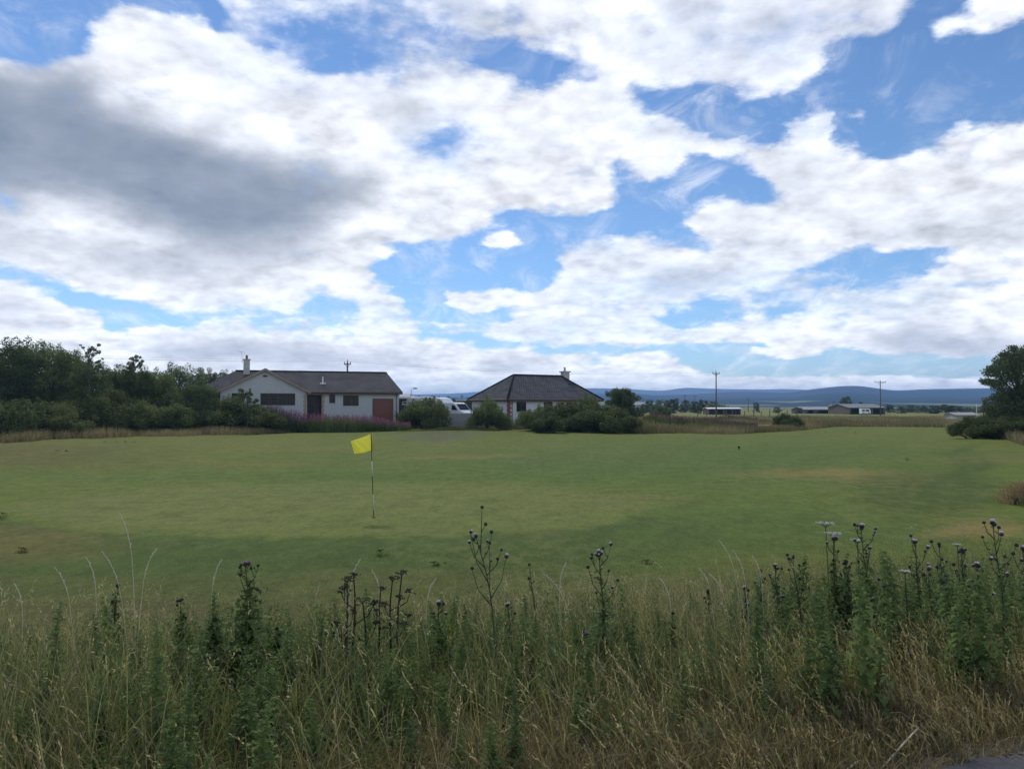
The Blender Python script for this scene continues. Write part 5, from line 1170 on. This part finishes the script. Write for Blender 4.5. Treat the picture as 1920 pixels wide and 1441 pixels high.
def tall_stalk(px, top, D, pxb, seed, label, curl=-1):
    g = G(pxb, D, -.01); t = P(px, top, D) - g; r = random.Random(seed); root = empty('grass_stalk', g, 0, label, 'grass stalk', 'tall pale grass stalks'); n = 14
    tp = Vector((t.x, 0, t.z)); bend = Vector((curl * .05, 0, -.012))
    pts = [Vector((tp.x * (f ** 1.7), 0, tp.z * (1.12 * f - .12 * f * f * f))) + bend * max(0, (f - .7) / .3) ** 2 for f in [k / n for k in range(n + 1)]]
    MB().tube(pts, [.0022 - .0010 * k / n for k in range(n + 1)], 4).build('stem', M['straw'], root); mb = MB()
    for k in range(22):
        f = .76 + .24 * k / 22; i = min(int(f * n), n - 1); p = pts[i].lerp(pts[i + 1], f * n - i); d = (pts[i + 1] - pts[i]).normalized() + Vector((r.uniform(-.4, .4), r.uniform(-.4, .4), r.uniform(-.2, .2))); d.normalize(); sd_ = d.cross(Vector((0, 1, .1))).normalized() * .0042; L = r.uniform(.011, .020)
        mb.add([p, p + d * L * .5 + sd_, p + d * L, p + d * L * .5 - sd_], [(0, 1, 2, 3)])
    mb.build('seed_head', M['straw'], root)
for i, a in enumerate([(240, 958, 4.9, 262, 'tallest pale grass stalk, at the left of the green', -1), (278, 1025, 5.0, 262, 'pale grass stalk curving right, below the tallest one', 1), (206, 1030, 5.0, 250, 'arching grass stalk left of the tallest one', -1), (176, 1040, 5.1, 190, 'short arching grass stalk above the far left grasses', -1), (401, 1045, 5.0, 398, 'stiff straight pale grass stalk left of the big leafy thistle', 1),
        (118, 1060, 5.0, 150, 'faint slanting grass stalk near the left edge', -1), (42, 1090, 4.9, 50, 'grass stalk closest to the left edge', -1), (1388, 1028, 5.4, 1404, 'pale oat like grass stalk left of the right thicket', -1), (1362, 1010, 5.6, 1392, 'very thin stalk above the oat like one', -1), (1424, 1038, 5.4, 1430, 'pale stalk right of the oat like one', -1), (1325, 1062, 5.4, 1340, 'seedy grass stalk hanging left of the bent thistle', -1), (1345, 1072, 5.2, 1372, 'arching seedy stalk above the bent thistle', -1),
        (1033, 1072, 5.4, 1085, 'thin straw stalk slanting left of the four headed thistle', -1), (1048, 1050, 5.3, 1050, 'upright straw stalk left of the four headed thistle', 1), (803, 1080, 5.0, 798, 'bent straw stalk right of the dead hogweed', 1), (660, 1045, 5.0, 655, 'pale stalk rising over the thickest dead hogweed', 1), (712, 1065, 5.1, 716, 'pale stalk over the slim dead stalk', -1), (1250, 1080, 5.4, 1262, 'straw stalk in the gap right of the four headed thistle', -1)]): tall_stalk(a[0], a[1], a[2], a[3], 80 + i, a[4], a[5])
def yellow(px, top, D, seed, label, h=.12):
    g = G(px, D, -.01); t = P(px, top, D) - g; root = empty('yellow_wildflower', g, 0, label, 'wildflower', 'yellow flower spikes'); MB().tube([(0, 0, 0), tuple(t)], [.003, .0015], 4).build('stem', M['thstem'], root); r = random.Random(seed); mb = MB()
    for k in range(50): f = k / 50; a = r.uniform(0, 6.28); q_ = .014 * (1 - .6 * f) * r.uniform(.4, 1); mb.lathe([(0, .006), (.007, 0), (0, -.004)], (t.x + math.cos(a) * q_, math.sin(a) * q_, t.z - h * (1 - f)), 5)
    mb.build('flower_spike', M['yellowf'], root)
for i, a in enumerate([(199, 1308, 3.95, 'yellow flower spike at the left, over the dark gap'), (349, 1412, 3.6, 'yellow flower spike cut by the bottom edge at the left'), (462, 1418, 3.6, 'yellow flower spike low at the bottom edge below the big leafy thistle'), (522, 1370, 3.8, 'yellow flower spike right of the big leafy thistle foot'), (843, 1175, 5.0, 'small yellow spike beside the thistle right of the dead stalks'), (1020, 1292, 4.2, 'small yellow spike in the dry grass right of the centre')]): yellow(a[0], a[1], a[2], 90 + i, a[3])
for a, b, D0_, D1_, lab in (((1722, 1363), (1656, 1436), 3.75, 3.55, 'long pale straw stick lying slanted in the matted grass'), ((1613, 1424), (1590, 1441), 3.6, 3.5, 'short thick pale stick at the bottom edge'), ((1905, 1372), (1880, 1400), 4.1, 3.9, 'pale stick by the asphalt at the right edge'), ((843, 1246), (874, 1308), 4.6, 4.5, 'white broken stalk leaning right of the dead hogweed')):
    p, q_ = P(*a, D0_), P(*b, D1_); o = MB().tube([(0, 0, 0), (q_ - p) * .5 + Vector((.004, 0, .006)), q_ - p], [.0035, .0045, .005], 6).build('stick', M['straw'], None, smooth=True); o.location = p; tag(o, lab, 'stick')

# ------------------------------------------------------------------ far rough: fireweed, dry grass strip, reeds
def strip(name, m, n, pts, hfun, label, seed, w_=.05, cat='grass', spread=6.0, lean=.25, K=2, tint=(0, 1), hd=None):
    """grass along a line of photo columns; D(px) from pts"""
    r = np.random.default_rng(seed); p = np.array(pts, float); px = r.uniform(p[0, 0], p[-1, 0], n); D = np.interp(px, p[:, 0], p[:, 1]) + r.uniform(0, 1, n) ** 1.2 * spread
    x = (px - CX) / F * D; h = hfun(px, D) * r.uniform(.45, 1.15, n); a = blades(x, D, gz(x, D) - .03, h, w_, lean, seed + 1, K, tint); lt = np.clip(a[2] * .6 + np.repeat(lump(x * .22, D * .12, 1.0, seed), 2 * (K + 1)) * .9 - .25, 0, 1); parts = [(a[0], a[1], lt)]
    if hd: parts.append(heads(a[3], hd[0], hd[1], seed + 2, 3, .3))
    V, Q, T = join(parts); return tag(mesh_np(name, V, Q, m, None, T), label, cat, kind='stuff')
edge = [(q0, float(yb((q0 - CX) / F)) - 1.2 - 1.0 * math.sin(q0 * .043) - .6 * math.sin(q0 * .11 + 1)) for q0 in range(-200, 2300, 20)]
M['rough'] = leaf_mat('rough grass', (.10, .105, .055), (.23, .19, .115), .3, .9, (.32, .26, .17), objvar=0)
strip('rough_grass', M['rough'], 60000, edge, lambda px, D: .45 + .45 * lump(px * .02, D * .3) + .25 * np.exp(-((px - 180) / 50) ** 2), 'strip of tall tan grass along the far edge of the fairway', 51, .045, spread=9)
strip('rough_grass', M['rough'], 45000, [(1180, 96), (1500, 104), (1950, 90), (2200, 80)], lambda px, D: .45 + .3 * lump(px * .03, D * .2), 'wide field of brown rough grass beyond the fairway on the right', 54, .07, spread=70)
strip('heather_patch', M['green'], 9000, [(700, 77), (980, 77)], lambda px, D: .26 * (.3 + lump(px * .05, D * .6)) * np.exp(-((px - 850) / 95) ** 4), 'dark low tussocks on the raised bank at the far edge of the fairway', 57, .05, spread=4, tint=(0, .2))
M['fireweed'] = leaf_mat('fireweed stalks', (.07, .105, .042), (.15, .20, .08), .4, .8, objvar=0); M['fwflower'] = leaf_mat('fireweed flowers', (.20, .07, .16), (.36, .16, .30), .3, .9, objvar=0); M['fwdull'] = leaf_mat('fading fireweed', (.09, .05, .065), (.20, .12, .14), .3, .9, objvar=0)
def fireweed(px0, px1, D, spread, hs, n, mfl, label, seed, frac):
    r = np.random.default_rng(seed); px = r.uniform(px0, px1, n); d = D + r.uniform(0, spread, n); x = (px - CX) / F * d; e = np.minimum(ss(px0 - 5, px0 + 30, px), 1 - ss(px1 - 90, px1, px) * .75)
    h = hs * r.uniform(.62, 1.12, n) * (.35 + .65 * e) * (1.05 - .35 * (px - px0) / (px1 - px0)); z = gz(x, d); a = blades(x, d, z, h, .06, .10, seed, 3, (0, 1))
    lc = [(x[i], d[i], z[i] + h[i] * .45, .13, .13, h[i] * .42) for i in range(0, n, 2)]; lv = leaf_cloud(lc, n * 9, .16, 4, .3, seed, shell=.1)
    o = mesh_np('fireweed', *join([a[:3], lv])[:2], M['fireweed'], None, join([a[:3], lv])[2]); tag(o, label, 'fireweed', kind='stuff')
    k = r.random(n) < frac; cl = [(x[i], d[i], z[i] + h[i] * .97, .045, .045, .26 * hs / 1.6) for i in np.nonzero(k)[0]]; V, Q, T = leaf_cloud(cl, len(cl) * 14, .07, 1.3, .2, seed + 5, shell=.1)
    f = mesh_np('flowers', V, Q, mfl, o, T); f['kind'] = 'stuff'
fireweed(478, 770, 79.5, 3.2, 1.85, 2600, M['fwflower'], 'bed of fireweed with pink flower spikes before the gabled bungalow', 61, .5)
fireweed(1205, 1420, 84, 9, 1.25, 1900, M['fwdull'], 'patch of faded brownish fireweed right of the gorse clump', 65, .7)
fireweed(1340, 1420, 120, 8, 1.3, 300, M['fwdull'], 'rusty weeds among the fence posts', 67, .9)
def dock_clump():
    D = 21.5; g = G(1925, D); r = np.random.default_rng(71); n = 900; x = r.normal(0, .33, n); y = r.normal(0, .3, n); h = .62 * r.uniform(.5, 1.1, n) * np.exp(-(x / .7) ** 2)
    root = empty('reed_clump', g, 0, 'clump of reddish seeding dock at the right frame edge', 'plant'); a = blades(x, y, np.zeros(n) - .03, h, .008, .3, 72, 4, (0, .7)); hd = heads(a[3], .22, .014, 73, 7, .5); m = leaf_mat('red seed heads', (.24, .17, .10), (.40, .30, .19), .3, .9, objvar=0)
    mesh_np('stems', *join([a[:3], hd])[:2], m, root, join([a[:3], hd])[2]); V, Q, T = leaf_cloud([(r.normal(-.25, .25), r.normal(-.3, .2), .12, .14, .14, .12) for _ in range(14)], 1400, .05, 2, .4, 74, shell=.1); mesh_np('leaves', V, Q, M['gorse'], root, T)
dock_clump()
def daisies():
    r = np.random.default_rng(91); cl = []
    for k in range(70):
        px, py = r.normal(1710, 55), r.uniform(984, 1012); D = 2.72 * F / (py - HORIZON); g = G(px, D); cl.append((g.x, g.y, g.z + .03, .012, .012, .004))
    V, Q, T = leaf_cloud(cl, 260, .022, 1.1, 0, 92); tag(mesh_np('daisies', V, Q, M['umbel'], None, T), 'sprinkle of tiny white clover heads on the mown grass at the right', 'flowers', kind='stuff')
    for px0, px1, D, lab in ((195, 272, 56.5, 'dark tufts standing in for a bank shadow at the left of the fairway, the far one'), (92, 132, 45.5, 'dark tufts standing in for a bank shadow at the left of the fairway, the near one'), (1500, 1640, 80, 'dark tufts standing in for a bank shadow at the far right of the fairway')):
        strip('bank_shadow_tufts', M['green'], 500, [(px0, D), (px1, D - .6)], lambda px, D: .14 * np.clip(lump(px * .2, D * 0, 1, 3) * 1.6 - .35, .1, 1), lab, int(px0), .04, spread=.5, tint=(0, .15))  # dark blades put in where low banks only cast shadow
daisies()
def tufts():
    for i, (px, py, s_, lab) in enumerate([(715, 1040, 1.0, 'dark weed tuft alone on the mown grass below the flag'), (820, 1058, .7, 'small pale tuft on the mown grass right of the tuft below the flag'), (46, 1034, .9, 'brown tuft on dry turf at the left'), (1213, 1055, .7, 'small dark tuft on the mown grass right of the four headed thistle'), (4, 972, 1.6, 'dark weed at the left frame edge beside the green'), (1700, 862, 1.0, 'dim grass tuft on the fairway at the right')]):
        D = hit(px, py, 14); g = G(px, D); root = empty('weed_tuft', g, 0, lab, 'plant'); n = 70; r = np.random.default_rng(i); x, y = r.normal(0, .06 * s_, n), r.normal(0, .06 * s_, n); a = blades(x, y, np.zeros(n), .10 * s_ * r.uniform(.4, 1.2, n), .007, 1.0, i, 3, (0, .5))
        mesh_np('leaves', a[0], a[1], M['thistle'], root, a[2]); V, Q, T = leaf_cloud([(r.normal(0, .08), r.normal(0, .05), .09 * s_, .03, .03, .02) for _ in range(5)], 60, .02, 1.6, 0, i); mesh_np('seed_head', V, Q, M['dead'], root, T)
tufts()
# stones and scraps at the asphalt edge: too many to count
def grit():
    r = np.random.default_rng(81); n = 3000; x = r.uniform(-3, 6, n); y = road_edge(x) + np.abs(r.normal(0, .10, n)) - .03; s_ = r.uniform(.003, .012, n); V = []; T = []
    base = np.array([(1, 0, 0), (0, 1, 0), (-1, 0, 0), (0, -1, 0), (0, 0, .8)]); 
    for i in range(n): V.append(base * s_[i] * r.uniform(.6, 1.3, (5, 3)) + (x[i], y[i], float(gz(x[i], y[i])) + .004))
    V = np.concatenate(V); b = np.arange(n)[:, None] * 5; T = np.concatenate([b + np.array([[k, (k + 1) % 4, 4]]) for k in range(4)]); tag(mesh_np('gravel', V, None, mat('grit', (.22, .20, .18), .9, .4, 40), T=T), 'loose grit along the asphalt edge', 'gravel', kind='stuff')
grit()

# ------------------------------------------------------------------ air
def haze():
    o = MB().box(-15500, 15500, -60, 9300, -6, 125).build('haze', bpy.data.materials.new('haze'), None); m = o.data.materials[0]; m.use_nodes = True; t = NT(m.node_tree); t.n.clear()
    v = t.new('ShaderNodeVolumePrincipled'); v.inputs['Color'].default_value = (.33, .58, 1.0, 1); v.inputs['Density'].default_value = 2.1e-4; v.inputs['Anisotropy'].default_value = .2
    ou = t.new('ShaderNodeOutputMaterial'); t.l.new(v.outputs[0], ou.inputs['Volume']); tag(o, kind='stuff')
haze()
